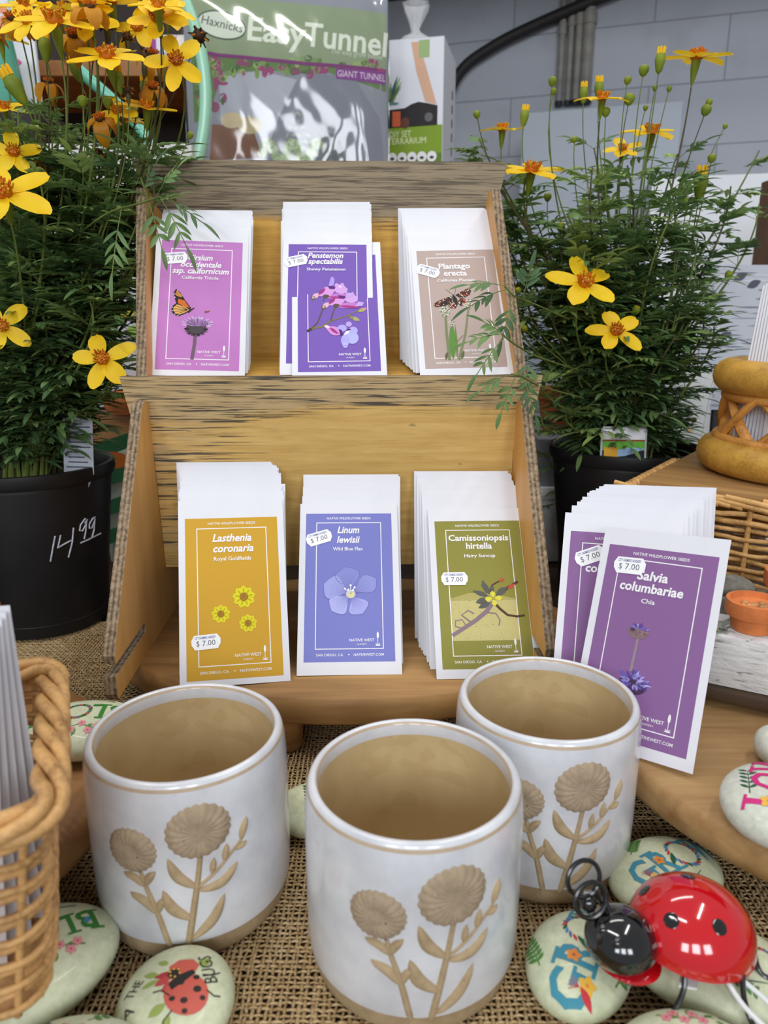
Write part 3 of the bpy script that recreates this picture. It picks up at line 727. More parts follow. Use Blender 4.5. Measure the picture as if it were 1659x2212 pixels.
def pot(label, x, y, th):
    t = thing('ceramic_planter', label, 'flower pot', (x, y, .0), (0, 0, th), 'white stoneware pots with raised flowers')
    mb = MB(); n = len(prof_out)
    mb.lathe(prof_out[7:], M_GLAZE, 128); mb.lathe(prof_rim, [M_RIMLINE, M_GLAZE, M_GLAZE, M_GLAZE, M_GLAZE, M_RIMLINE], 128)
    mb.lathe(prof_in[:4], [M_GLAZE]*3, 128)
    mb.build('glazed_wall', t, angle=60)
    mb = MB(); mb.lathe(prof_out[:8], M_CLAY, 128); mb.build('clay_foot', t)
    mb = MB(); mb.lathe(prof_in[3:], M_LIN, 128); mb.build('tan_lining', t, angle=60)
    relief('flower_relief', t, (1.75, 8.75), 1.72, [(1.75, 7.2), (1.5, 5.6), (1.25, 4.2), (.75, 1.5)], .2,
           [(1.45, 5.3, .05, 7.3, .36, .12), (1.5, 5.1, 3.75, 6.1, .34, -.18), (1.1, 3.3, -.35, 5.3, .40, .14), (.95, 1.9, 2.9, 4.4, .36, -.10)],
           [(1.45, 5.25), (2.5, 6.0), (3.5, 6.9), (4.2, 7.5)], [(2.3, 5.9, 2.45, 6.9, .2), (3.0, 6.45, 3.2, 7.5, .22), (3.6, 6.9, 4.4, 7.1, .2), (4.0, 7.4, 4.45, 8.6, .26)])
    relief('flower_relief', t, (-1.95, 7.65), 1.42, [(-1.5, 6.4), (-1.25, 5.4), (-.8, 4.0), (-.25, 1.5)], .18,
           [(-1.3, 5.5, -2.6, 6.1, .28, -.12), (-1.3, 5.5, -.65, 6.5, .26, .08), (-.75, 3.8, -2.3, 4.9, .34, -.10), (-.7, 3.8, -.15, 4.9, .24, .1)])
    return t
pot('white pot with raised tan flowers, in front of the others and nearest the camera', 1.59, 34.67, 0)
pot('white pot with raised tan flowers, beside the willow basket of white packets', -11.76, 39.12, R(2))
pot('white pot with raised tan flowers, in front of the dull purple packets', 10.58, 43.1, R(-7))

# ------------------------------------------------------------------ painted pebbles
def pebble_mat(name, c1, c2):
    t = NT(name); f = t.noise(t.coords((1,1,1)), 220, 5, .7); g = t.noise(t.coords((1,1,1)), 22, 3)
    col = t.ramp(t.math('ADD', t.math('MULTIPLY', f, .6), t.math('MULTIPLY', g, .4)), [(.32, lin(c2)), (.62, lin(c1))])
    t.l(col, t.b.inputs['Base Color']); t.set(rough=.45, spec=.4, coat=.1); t.bump(f, .18, .0006); return t.m
M_PEB = pebble_mat('painted_pebble', (218,222,190), (186,192,158)); M_PEBW = pebble_mat('pale_pebble', (222,224,208), (186,190,176))
TEAL = F((64,138,158), .5); GRN = F((56,128,52), .5); PINK = F((206,44,122), .5); LEAFG = F((84,134,62), .5); DKG = F((40,90,66), .5); REDD = F((196,52,60), .5); ORG = F((226,138,58), .5); YEL = F((228,178,70), .5); BLU = F((74,134,184), .5); DARK = F((44,44,42), .5); LPINK = F((222,140,150), .5); BRICK = F((184,88,74), .5)
def pebble(label, x, y, z, a, b, c, rot, art=None, tilt=0, m=None):
    t = thing('painted_pebble', label, 'painted stone', (x, y, z), (0, tilt, rot))
    mb = MB(); mb.ell((0, 0, c), (a, b, c), m or M_PEB, 48, 24, pw=.85); mb.build('stone', t, angle=80)
    def fn(u, v, w):
        q = min(.97, (u/a)**2+(v/b)**2); cs = q**.5
        # superellipse profile: radius = cos(t)**.85
        ct = cs**(1/.85); zz = c+c*math.sqrt(max(0, 1-ct*ct))
        k = 1 if (u/a)**2+(v/b)**2 < .97 else math.sqrt(.97/((u/a)**2+(v/b)**2))
        return (u*k, v*k, zz+.012+.006*w)
    if art:
        A = Art(); art(A); A.build('painting', t, fn, .25, k=1.0)
    return t
def sprig(A, x, y, ang, l, m, n=5, w=.22):
    c, s = math.cos(ang), math.sin(ang); A.stroke([(x, y), (x+c*l, y+s*l)], .07, m, 2, .03)
    for i in range(1, n+1):
        px, py = x+c*l*i/n, y+s*l*i/n
        for sd in (-1, 1): A.leaf(px, py, px+math.cos(ang+sd*.9)*l*.28, py+math.sin(ang+sd*.9)*l*.28, w, m, 2)
def bloomlet(A, x, y, r, m, m2=None, n=5):
    for k in range(n): A.leaf(x, y, x+r*math.cos(2*PI*k/n), y+r*math.sin(2*PI*k/n), r*.7, m, 4)
    A.ell(x, y, r*.22, r*.22, m2 or YEL, 5, n=8)
def serif(A, txt, x, y, h, m, w, seg=None):
    A.text(txt, x, y, h*1.37, m, 3, bold=.02, width=w)
    st = {'B': [(.12, 0), (.12, 1)], 'L': [(.12, 0), (.12, 1)], 'R': [(.12, 0), (.12, 1), (.9, 0)], 'M': [(.1, 0), (.1, 1), (.9, 0), (.9, 1)], 'W': [(.08, 1), (.92, 1)], 'E': [(.12, 0), (.12, 1)], 'V': [(.1, 1), (.9, 1)], 'G': [(.86, .45)], 'O': []}[txt]
    for fx, fy in st:
        cx = x-w/2+w*fx; cy = y+h*fy; A.rect(cx-.24*h, cy-.045*h, cx+.24*h, cy+.045*h, m, 3)
def art_grow(A, off=0.0, s=1.0):
    # reads along +x of the stone
    serif(A, 'G', -1.75*s+off, -.9*s, 1.75*s, TEAL, 1.35*s); serif(A, 'R', -.15*s+off, -.9*s, 1.75*s, TEAL, 1.2*s)
    for q in (-.55, .15, .75): A.rect((-.15+q-.28)*s+off, -.98*s, (-.15+q+.2)*s+off, -.82*s, TEAL, 3)
    for k in range(22):
        a = 2*PI*k/22; A.leaf(1.35*s+off+.68*s*math.cos(a), -.05*s+.85*s*math.sin(a), 1.35*s+off+.95*s*math.cos(a+.4), -.05*s+1.1*s*math.sin(a+.4), .17, (F((96,104,150), .5), REDD, DKG, BLU)[k % 4], 3)
    serif(A, 'W', 2.75*s+off, -.9*s, 1.75*s, TEAL, 1.3*s)
    A.leaf(-2.1*s+off, -1.15*s, -1.55*s+off, -.5*s, .4, REDD, 5); bloomlet(A, -1.4*s+off, -.75*s, .42*s, YEL, ORG); bloomlet(A, -.35*s+off, .1*s, .36*s, ORG, BRICK)
    for k in range(5): A.stroke([(-1.6*s+off, -.45*s), (-1.6*s+off+.5*math.cos(.7+k*.35), -.45*s+.55*math.sin(.7+k*.35))], .03, REDD, 5)
    A.leaf(.1*s+off, -.6*s, .75*s+off, .2*s, .3, DKG, 5)
    sprig(A, -1.2*s+off, 1.35*s, R(35), 1.5*s, LEAFG, 6); sprig(A, -.8+off, -1.8*s, R(-12), 1.6*s, LEAFG, 5)
    A.stroke([(-.2+off, -2.2*s), (.5+off, -1.7*s), (1.4+off, -1.4*s)], .1, DKG, 3, .03); bloomlet(A, .1+off, -1.9*s, .36, REDD, BLU); A.leaf(-.1+off, -1.8*s, -.5+off, -1.45*s, .16, ORG, 4); A.leaf(.1+off, -2.0*s, .1+off, -2.5*s, .16, BLU, 4)
def art_bloom(A, off=0.0, s=1.0):
    serif(A, 'B', -2.5*s+off, -.8*s, 1.7*s, GRN, 1.15*s); serif(A, 'L', -1.2*s+off, -.8*s, 1.7*s, GRN, .95*s)
    for k in range(24):
        a = 2*PI*k/24; m = (DKG, BRICK, F((96,104,130), .5), LEAFG)[k % 4]
        A.leaf(.15*s+off+.72*s*math.cos(a), .02+.72*s*math.sin(a), .15*s+off+.98*s*math.cos(a+.4), .02+.98*s*math.sin(a+.4), .2, m, 3)
        A.leaf(1.95*s+off+.72*s*math.cos(a), .02+.72*s*math.sin(a), 1.95*s+off+.98*s*math.cos(a+.4), .02+.98*s*math.sin(a+.4), .2, GRN if k % 3 else LEAFG, 3)
    serif(A, 'M', 3.6*s+off, -.8*s, 1.7*s, GRN, 1.4*s)
    A.leaf(-2.7*s+off, -.1, -2.3*s+off, .35, .3, BLU, 6)
    A.stroke([(-1.6+off, 1.9*s), (-.4+off, 1.5*s), (1.2+off, 2.0*s)], .08, LEAFG, 2, .03)
    for k, (x, y) in enumerate(((-1.5, 1.6), (-1.0, 2.0), (-.5, 1.45), (.1, 1.95), (.6, 1.5))): bloomlet(A, x*s+off, y*s, .3, LPINK, BRICK)
    for x, y, a in ((-1.2, 1.5, 40), (-.2, 1.9, 70), (.8, 1.9, 20), (1.4, 1.6, -30)): A.leaf(x*s+off, y*s, x*s+off+.5*math.cos(R(a)), y*s+.5*math.sin(R(a)), .22, LEAFG, 3)
    A.stroke([(1.4+off, 2.2*s), (2.2+off, 1.7*s), (2.6+off, 1.1*s)], .14, DKG, 2, .04); A.stroke([(-2.0+off, -1.5), (-.8+off, -1.8), (.6+off, -1.6)], .1, DKG, 2, .03)
def art_love(A):
    for txt, x, w in (('L', -1.75, 1.2), ('O', -.2, 1.7), ('V', 1.5, 1.5), ('E', 2.7, 1.0)): serif(A, txt, x, -.3, 2.0, PINK, w)
    bloomlet(A, -2.0, .5, .5, YEL, ORG); A.leaf(-1.9, .3, -1.3, -.4, .7, PINK, 5); A.leaf(-2.3, .3, -2.7, -.5, .35, BLU, 5); A.leaf(-1.7, -.1, -2.1, .5, .2, LEAFG, 4); A.leaf(-1.5, 0, -1.6, .6, .15, DKG, 4)
    sprig(A, -1.6, 1.5, R(10), 2.2, DKG, 5, .2)
def art_bug(A):
    RD = F((204,96,82), .5); K = DARK
    A.ell(.75, -.6, 1.15, 1.05, RD, 2, R(-40))
    A.poly([(-.5, .9), (-.1, 1.35), (.6, 1.45), (1.0, 1.1), (.9, .6), (.3, .4), (-.3, .3)], RD, 2)
    A.leaf(-.1, .5, -1.1, .25, .4, F((176,60,66), .5), 2); A.leaf(-.2, .3, -.95, -.25, .45, F((192,78,76), .5), 2); A.leaf(0, .1, -.5, -.6, .4, F((192,78,76), .5), 2)
    A.poly([(-.25, -.15), (0, -.5), (.5, .0), (.95, .55), (.75, .75), (.1, .35)], K, 4); A.ell(-.15, .45, .3, .3, K, 4)
    for x, y, r in ((.35, -.05, .18), (.15, -.95, .15), (.75, -1.0, .18), (1.25, -.35, .2), (1.6, -.75, .14), (1.05, .3, .16), (.9, -1.5, .14)): A.ell(x, y, r, r*.85, K, 5)
    for k in range(6): A.ell(-.1+.25*math.cos(k), .5+.25*math.sin(k), .06, .06, YEL, 6)
    OL = F((150,166,86), .5)
    for x0, y0, x1, y1, w in ((.9, 1.1, 1.5, 1.6, .5), (1.2, .9, 1.3, 1.7, .35), (-.6, 1.1, -1.2, 1.3, .35), (-.9, .4, -1.7, .5, .35), (-.8, .1, -1.6, -.3, .3), (-.1, -1.2, -.8, -1.8, .5), (.2, -1.7, .1, -2.4, .4)): A.leaf(x0, y0, x1, y1, w, OL, 2)
    for p in ([(1.7, -.3), (2.1, -.5), (2.4, -.4)], [(1.3, .5), (1.8, .6), (2.1, .9)], [(0, -.8), (-.5, -.5), (-.9, -.6)], [(.3, -1.5), (.0, -2.0), (.1, -2.4)]): A.stroke(p, .07, K, 3)
    A.text('BUGS', 1.75, 1.1, .95, K, 3, rot=R(115), width=1.8); A.text('THE', -1.75, -.3, .75, K, 3, rot=R(70), width=1.0); A.text('A', -1.75, -1.6, .8, K, 3, rot=R(40))
def art_rose(A):
    bloomlet(A, 0, 0, 1.2, REDD, BRICK, 7); bloomlet(A, -1.4, .6, .8, BRICK, YEL, 6); sprig(A, .8, 1.2, R(30), 1.4, LEAFG, 4); sprig(A, -.8, 1.3, R(150), 1.2, DKG, 4)
pebble('painted pebble with green letters on the brown round board behind a white pot', -20.9, 45.9, 5.8, 4.2, 3.0, 1.5, R(186), lambda A: art_bloom(A, .1, 1.0))
pebble('large painted pebble with green letters and pink blossoms, jutting from under the wicker basket', -19.6, 31.2, 0, 5.6, 3.9, 1.75, R(218), lambda A: art_bloom(A, -1.9, .85))
pebble('painted pebble with a red spotted ladybug picture and BUGS', -10.6, 30.0, 0, 2.95, 3.3, 1.35, R(0), art_bug)
pebble('painted pebble with red blossoms at the bottom edge, beside the ladybug-picture pebble', -14.6, 26.3, 0, 3.6, 2.4, 1.6, R(10), art_rose)
pebble('painted pebble with big teal letters GR, under the black ladybug head', 10.5, 32.3, 0, 3.5, 2.75, 1.4, R(62), lambda A: art_grow(A, -.5, 1.2))
pebble('painted pebble with leafy sprigs lying under the red ladybug body', 17.6, 32.2, 0, 4.6, 3.3, 1.4, R(-22), lambda A: art_grow(A, 1.2, .9))
pebble('painted pebble with teal letters, tucked behind the red ladybug and below the pale board', 17.6, 38.9, 0, 3.9, 3.0, 1.3, R(28), lambda A: art_grow(A, -.2, 1.1))
pebble('painted pebble with green letters at the bottom edge, in front of the ladybug', 14.4, 26.6, 0, 3.6, 2.6, 1.5, R(-4), lambda A: art_bloom(A, .2, .8))
pebble('painted pebble with pink letters on the pale round board', 23.2, 37.6, 5.8, 3.7, 3.2, 1.55, R(58), art_love, m=M_PEBW)
pebble('painted pebble with a green sprig seen in the gap between two white pots', -5.2, 45.6, 0, 2.7, 2.5, 1.1, R(80), lambda A: sprig(A, -1.4, -.6, R(20), 2.6, DKG, 6, .3))
pebble('small plain white pebble at the edge of the pale board beside the planter ornament', 26.6, 44.2, 5.8, 1.5, 1.6, 1.3, 0, None, m=M_PEBW)

# ------------------------------------------------------------------ ladybug ornament
M_RED = PM('red_enamel', (196,8,22), rough=.12, coat=1.0, coatr=.03, spec=.5); M_BLK = PM('black_enamel', (10,10,12), rough=.12, coat=1.0, coatr=.03); M_WIRE = PM('black_wire', (16,16,18), rough=.3, coat=.4)
LB = (16.1, 31.9, 3.9)
lb = thing('ladybug_ornament', 'shiny red metal ladybug with black spots, curled antennae and wire legs', 'ornament', LB, (0, R(5), R(8)))
mb = MB(); mb.ell((0, 0, 0), (3.25, 3.05, 2.75), M_RED, 64, 26, z0=0.0)
mb.lathe([(3.25, 0), (3.28, -.08), (3.2, -.14)], M_RED, 64, M=Matrix.Diagonal((1, .94, 1, 1)))
shell = mb.build('shell', lb, angle=70)
def on_shell(a, e, k=1.0): return Vector((3.25*math.cos(e)*math.cos(a), 3.05*math.cos(e)*math.sin(a), 2.75*math.sin(e)))*k
for a, e in ((R(92), R(70)), (R(210), R(43)), (R(271), R(51)), (R(350), R(36)), (R(150), R(36)), (R(88), R(28))):
    p = on_shell(a, e); n = Vector((p.x/3.25**2, p.y/3.05**2, p.z/2.75**2)).normalized()
    M = Matrix.Translation(p) @ n.to_track_quat('Z', 'Y').to_matrix().to_4x4()
    s = MB(); s.ell((0, 0, -.01), (.38, .38, .05), M_BLK, 24, 6, M=M); s.build('spot', shell)
mb = MB(); mb.ell((-4.15, -.45, .2), (1.85, 1.8, 1.5), M_BLK, 40, 20); head = mb.build('head', lb, angle=80)
for p in ((-5.0, -1.5, 1.05), (-5.4, -.7, 1.1)):
    s = MB(); s.ell(p, (.3, .3, .3), M_BLK, 16, 10); s.build('eye', head)
s = MB(); s.lathe([(0, -.1), (1.6, -.1), (1.75, .0), (1.6, .1), (0, .1)], M_RED, 32, (-3.7, -.5, -.85)); s.build('chin_plate', head)
def antenna(base, c, r, ax, turns, ph, end):
    pts = [Vector(base)]
    u = Vector(ax[0]).normalized(); w = Vector(ax[1]).normalized(); c = Vector(c)
    n = 34
    for i in range(n+1):
        a = ph+turns*2*PI*i/n; pts.append(c+u*(r*math.cos(a))+w*(r*math.sin(a))*1.05)
    if end: pts.append(Vector(end))
    s = MB(); s.tube(spline(pts, 3), .13, M_WIRE, 8); return s
X, Zx = (1, .0, .1), (0, .35, 1)
antenna((-4.9, .4, 1.3), (-6.0, .9, 2.75), .86, (X, Zx), -1.05, R(-40), (-5.9, .8, 2.0)).build('antenna', head)
antenna((-4.7, -.2, 1.4), (-5.8, .2, 2.05), .82, (X, Zx), 1.05, R(-10), None).build('antenna', head)
s = MB(); s.ell((-5.75, .5, 1.6), (.45, .45, .5), M_BLK, 20, 12); s.build('antenna_bead', head)
for pts in ([(-1.5, -2.0, .1), (-1.7, -2.6, -.7), (-2.1, -2.9, -1.5), (-2.7, -3.2, -2.2), (-2.9, -3.3, -2.4)], [(1.2, -2.7, .1), (1.2, -3.1, -.8), (1.4, -3.5, -1.6), (1.6, -4.2, -2.1), (2.2, -5.0, -2.5), (2.8, -5.6, -2.6)],
            [(2.8, -1.2, .1), (3.0, -1.6, -.8), (3.3, -2.0, -1.1), (4.2, -2.3, -1.3), (4.8, -2.4, -1.7)], [(-1.5, 2.2, .1), (-1.9, 2.9, -1.0), (-2.2, 3.6, -2.2)], [(1.2, 2.6, .1), (1.4, 3.4, -1.0), (1.4, 4.0, -1.4)], [(2.9, 1.0, .1), (3.6, 1.6, -.9), (4.4, 2.0, -1.4)]):
    s = MB(); s.tube(spline(pts, 5), .14, M_WIRE, 8); s.build('leg', lb)
M_CORD = PM('white_cord', (226,226,226), .05, rough=.7)
s = MB(); s.tube(spline([(.3, -2.6, -.1), (.9, -3.6, -.9), (2.1, -4.7, -1.7), (3.4, -6.4, -2.3), (4.2, -8, -2.6)], 5), .13, M_CORD, 8); s.tube(spline([(.9, -2.5, -.1), (2.1, -3.3, -.8), (3.3, -4.6, -1.6), (3.9, -6.2, -2.2), (4.4, -8, -2.6)], 5), .13, M_CORD, 8); s.build('hanging_cord', lb)
s = MB(); s.prism([(-1.95, -2.55), (-1.1, -2.75), (-.7, -2.2), (-1.5, -1.9)], -.75, -.65, M_CORD); s.build('paper_tag', lb, smooth=False)
s = MB(); s.prism([(1.2, -4.6), (2.6, -6.4), (1.5, -7.4), (.8, -5.6)], -2.1, -2.02, M_CORD); s.build('paper_tag', lb, smooth=False)

# ------------------------------------------------------------------ wicker
def wicker_mat(name, c1, c2):
    t = NT(name); f = t.noise(t.coords((1,1,1)), 60, 4); g = t.noise(t.coords((1,1,1)), 420, 3)
    t.l(t.ramp(t.math('ADD', t.math('MULTIPLY', f, .65), t.math('MULTIPLY', g, .35)), [(.3, lin(c2)), (.52, lin(c1)), (.72, tuple(min(1, x*1.25) for x in lin(c1)[:3]))]), t.b.inputs['Base Color']); t.set(rough=.45, spec=.4); t.bump(g, .15, .0005); return t.m
M_WK = wicker_mat('willow', (204,158,100), (138,96,54)); M_WK2 = wicker_mat('honey_willow', (206,160,98), (148,104,58)); M_CANE = wicker_mat('rattan_cane', (196,150,66), (158,114,44)); M_CANE2 = wicker_mat('rattan_strip', (206,146,72), (160,104,46))
def rrect(w, d, r, n):
    """rounded rectangle centred on the origin, n points evenly along it"""
    w2, d2 = w/2-r, d/2-r; seg = []
    for cx, cy, a0 in ((w2, d2, 0), (-w2, d2, 90), (-w2, -d2, 180), (w2, -d2, 270)):
        for k in range(9): a = R(a0+k*90/8); seg.append(Vector((cx+r*math.cos(a), cy+r*math.sin(a), 0)))
    seg.append(seg[0]); L = [0]
    for a, b in zip(seg, seg[1:]): L.append(L[-1]+(b-a).length)
    out = []; j = 0
    for i in range(n):
        s = L[-1]*i/n
        while L[j+1] < s: j += 1
        t = (s-L[j])/max(1e-9, L[j+1]-L[j]); out.append(seg[j].lerp(seg[j+1], t))
    return out
def basket(t, w, d, h, flare, rows, stakes, rw, m, rimr=.55, seed=1, rim=True):
    rr = random.Random(seed); N = stakes*8; mb = MB()
    for k in range(rows):
        z = .5+(h-1.0)*k/(rows-1); f = z/h; P = rrect(w-flare*2*(1-f), d-flare*2*(1-f), 1.6, N); pts = []
        jit = [rr.uniform(-.05, .05) for _ in range(stakes+1)]
        for i, p in enumerate(P):
            q = P[(i+1) % N]-P[i-1]; nrm = Vector((q.y, -q.x, 0)).normalized()
            ph = math.sin(PI*i/8+(PI if k % 2 else 0))
            pts.append(p+nrm*(ph*rw*.95)+Vector((0, 0, z+jit[i//8]+.04*math.sin(i*.7+k))))
        mb.tube(pts, rw*rr.uniform(.85, 1.15), m, 6, closed=True)
    mb.build('woven_wall', t, angle=80)
    P0 = rrect(w-flare*2, d-flare*2, 1.6, stakes); P1 = rrect(w, d, 1.6, stakes)
    mb = MB()
    off = .5
    A0 = rrect(w-flare*2, d-flare*2, 1.6, stakes*2); A1 = rrect(w, d, 1.6, stakes*2)
    for i in range(stakes): mb.tube([A0[2*i+1], A1[2*i+1]+Vector((0, 0, h))], rw*1.05, m, 6)
    mb.build('stakes', t, angle=80)
    mb = MB(); mb.prism([(p.x, p.y) for p in rrect(w-flare*2, d-flare*2, 1.5, 40)], .0, .35, m); mb.build('base', t, angle=60)
    if rim:
        P = rrect(w+.1, d+.1, 1.5, 180); mb = MB()
        for s in range(4):
            pts = []
            for i, p in enumerate(P):
                q = P[(i+1) % 180]-P[i-1]; nrm = Vector((q.y, -q.x, 0)).normalized(); a = i/180*2*PI*7+s*2*PI/4
                pts.append(p+nrm*(math.cos(a)*rimr*.62)+Vector((0, 0, h+math.sin(a)*rimr*.5)))
            mb.tube(pts, rimr*.40, m, 7, closed=True)
        mb.build('braided_rim', t, angle=80)
# basket at the lower left: its front right upper corner stands at about (-13.1, 25.5), the back one at (-18.6, 38.6)
BA = math.atan2(38.6-25.5, -18.6+13.1)-PI/2      # yaw of its right side
bw, bd = 20, 14.2
ux = Vector((math.cos(BA), math.sin(BA), 0)); uy = Vector((-math.sin(BA), math.cos(BA), 0))
bc = Vector((-13.4, 25.4, 5.8))-ux*(bw/2)+uy*(bd/2)
wb = thing('wicker_basket', 'brown willow basket holding white packets, close to the camera', 'basket', bc, (0, 0, BA))
basket(wb, bw, bd, 10.0, 1.0, 15, 18, .18, M_WK, .85, 3)
for k in range(5):
    p = bc+ux*(-2.4+k*.25-6.4+6.2)+uy*(-3.5+k*1.15)
    t = thing('seed_packet', 'white packet standing in the brown willow basket' if k else 'white packet standing foremost in the brown willow basket', 'seed packet', M=packet_matrix(-21.9+.2*k, 27.6+.75*k, 6.3, 2+k, 8-.8*k, 1.5-1.0*k), group='white packets in the willow basket' if k else None)
    link('envelope', ENV, t)
# driftwood-like branch behind it
mb = MB(); pts = spline([(-31.6, 54.8, 5.9), (-31.4, 54.9, 8.2), (-31.9, 55.2, 9.6), (-31.4, 55.4, 11), (-31.9, 55.6, 12.6), (-33.4, 56, 14.6)], 6)
mb.tube(pts, [1.45*(.95+.10*math.sin(i*1.1)+.09*math.sin(i*.43+1))*(1-.012*i) for i in range(len(pts))], WOOD('driftwood', (170,122,74), (108,74,42), 2, 60, 8), 14)
tag(mb.build('driftwood_branch'), 'gnarled brown branch standing behind the willow basket, in front of the black pot', 'branch')

# basket behind, on the pale board
QA = math.atan2(-.6, .8)
qx = Vector((.8, -.6, 0)); qy = Vector((.6, .8, 0)); qw, qd = 27, 16.5
qc = Vector((23.4, 70.3, 5.8))+qx*(qw/2)+qy*(qd/2)
hb = thing('wicker_basket', 'honey-coloured willow basket with a wooden plank on top, behind the purple packets', 'basket', qc, (0, 0, QA))
basket(hb, qw, qd, 12.6, .8, 17, 24, .24, M_WK2, .6, 8, rim=False)
mb = MB(); rr = random.Random(6)
for k in range(26):                                    # rough border of sticks along the front
    x = -qw/2-.9+k*1.02; z = 12.7+rr.uniform(-.1, .5); mb.tube(spline([(x, -qd/2-.35+rr.uniform(-.25, .25), z+.5), (x+2.6, -qd/2-.5+rr.uniform(-.2, .3), z+rr.uniform(.1, .45)), (x+5.6, -qd/2-.3+rr.uniform(-.3, .3), z-.15)], 4), .27, M_WK2, 7)
for s_ in range(3):
    pts = []
    for i in range(60):
        y = -qd/2+i/59*qd; a = i*.55+s_*2*PI/3; pts.append((-qw/2+.2+.45*math.cos(a), y, 12.9+.42*math.sin(a)))
    mb.tube(pts, .36, M_WK, 7)
mb.build('border_sticks', hb, angle=80)
mb = MB(); mb.box(-qw/2+1.2, qw/2+4, -qd/2+.6, qd/2+5, 0, 1.2, WOOD('plank_wood', (176,136,84), (132,96,56), 0, 70, 14))
pk = mb.build('wooden_plank', bevel=.12); place(pk, qc+Vector((0, 0, 12.75)), (0, 0, QA)); tag(pk, 'flat brown wooden plank lying across the honey-coloured basket', 'plank')
# rattan bowl on the plank
RZ = qc.z+12.75+1.2+.02
rt = thing('rattan_basket', 'round golden rattan basket with open criss-cross sides, standing on the plank', 'basket', (43.2, 73.6, RZ))
def ring(mb, r, z, tr, m, n=80): mb.tube([(r*math.cos(2*PI*i/n), r*math.sin(2*PI*i/n), z) for i in range(n)], tr, m, 14, closed=True)
mb = MB(); ring(mb, 9.2, 1.7, 1.7, M_CANE); mb.build('bottom_ring', rt); mb = MB(); ring(mb, 9.1, 3.4, .5, M_CANE2); mb.build('lower_hoop', rt)
mb = MB(); ring(mb, 8.4, 9.5, 1.7, M_CANE); mb.build('top_ring', rt); mb = MB(); ring(mb, 8.6, 7.6, .5, M_CANE2); mb.build('upper_hoop', rt)
mb = MB()
for i in range(10):
    for sg in (-1, 1):
        a = 2*PI*i/10+.1; pts = []
        for k in range(9):
            f = k/8; aa = a+sg*.42*(f-.5)*1.5; r = 8.75-.3*f+sg*.22; pts.append((r*math.cos(aa), r*math.sin(aa), 2.8+5.0*f))
        mb.tube(pts, .52, M_CANE2, 8, flat=.75)
mb.build('lattice_canes', rt)
mb = MB(); mb.lathe([(0, .9), (8.2, .9), (8.2, 1.4), (0, 1.4)], M_CANE2, 40); mb.build('floor', rt)
for k in range(9):
    f = k/8; mb = MB(); mb.box(-7+.6*f, 7, -.04, .04, 0, 17.5-.15*k, M_ENV)
    o = mb.build('paper_sheet', smooth=False); place(o, (43.4-.25*k, 71.6+.42*k-1.2, RZ+1.42), (R(-7+1.0*k), R(4), R(-4))); tag(o, 'white sheet of paper standing in the golden rattan basket', 'paper', 'white sheets in the rattan basket')

# ------------------------------------------------------------------ miniature planter ornament
M_TERRA = PM('terracotta', (206,118,62), .2, 60, bump=.15, bscale=300, rough=.75); M_CRACK = NT('crackled_white')
v = M_CRACK.coords((60, 60, 300)); f = M_CRACK.noise(v, 1, 5, .65, .5); M_CRACK.l(M_CRACK.ramp(f, [(.3, lin((120,112,104))), (.42, lin((206,204,202))), (.8, lin((232,231,230)))]), M_CRACK.b.inputs['Base Color']); M_CRACK.set(rough=.6); M_CRACK.bump(f, .7, .002); M_CRACK = M_CRACK.m
M_DKWOOD = WOOD('dark_driftwood', (92,70,50), (34,26,20), 0, 60, 8); M_SAGE = PM('grey_sage', (118,122,112), .3, 90, rough=.7); M_MOSS = PM('moss_yellow', (150,160,60), .35, 120, rough=.8); M_STONE = PM('grey_rock', (112,108,98), .4, 150, bump=.6, bscale=250, rough=.9)
OA = math.atan2(-2.1, 4.0)
og = thing('planter_ornament', 'resin ornament of small terracotta pots on white cracked steps with a dark wooden base', 'ornament', (24.6, 52.2, 5.8), (0, 0, OA))
mb = MB(); mb.box(-1.5, 15, -.2, 9, .5, 1.7, M_DKWOOD); mb.box(-.6, .6, 1, 8, 0, .55, M_DKWOOD); mb.box(11, 12.5, 1, 8, 0, .55, M_DKWOOD); mb.build('dark_base', og, bevel=.25)
mb = MB(); mb.box(.2, 4.9, .2, 5.0, 1.7, 5.9, M_CRACK); mb.box(6.3, 12, .2, 5.0, 1.7, 5.0, M_CRACK); mb.build('white_block', og, bevel=.2)
mb = MB(); mb.box(5.0, 6.2, .1, 3, 1.7, 5.3, M_DKWOOD)
for z in (2.5, 3.5, 4.5): mb.ell((5.6, -.05, z), (.35, .25, .35), M_STONE, 12, 8)
mb.build('carved_post', og, bevel=.2)
def tpot(x, y, z, r, lab):
    mb = MB(); mb.lathe([(0, 0), (r*.72, 0), (r*.82, r*.55), (r*.98, r*.58), (r*1.02, r*.75), (r*1.0, r*1.15), (r*.86, r*1.17), (r*.82, r*.95), (r*.5, r*.8), (0, r*.85)], M_TERRA, 40, (x, y, z)); o = mb.build('terracotta_pot', og, angle=50)
    rr = random.Random(int(x*10)); s = MB()
    for k in range(14): a = rr.uniform(0, 6.3); q = rr.uniform(0, r*.6); s.ell((x+q*math.cos(a), y+q*math.sin(a), z+r*.85), (r*.16, r*.14, r*.14), PM('pot_fill', (196,140,84), .3) if k == 0 else s.mats[0], 8, 6)
    s.build('pot_filling', o)
tpot(3.0, 2.6, 5.95, 2.05, ''); tpot(5.6, 6.6, 7.25, 2.2, '')
mb = MB(); mb.box(-.4, 12, 5.0, 8.8, 1.7, 7.2, M_STONE); mb.ell((1.2, 6.4, 7.6), (1.9, 1.0, 1.2), M_STONE, 20, 12); mb.build('rock_wall', og, bevel=.3)
mb = MB(); rr = random.Random(3)
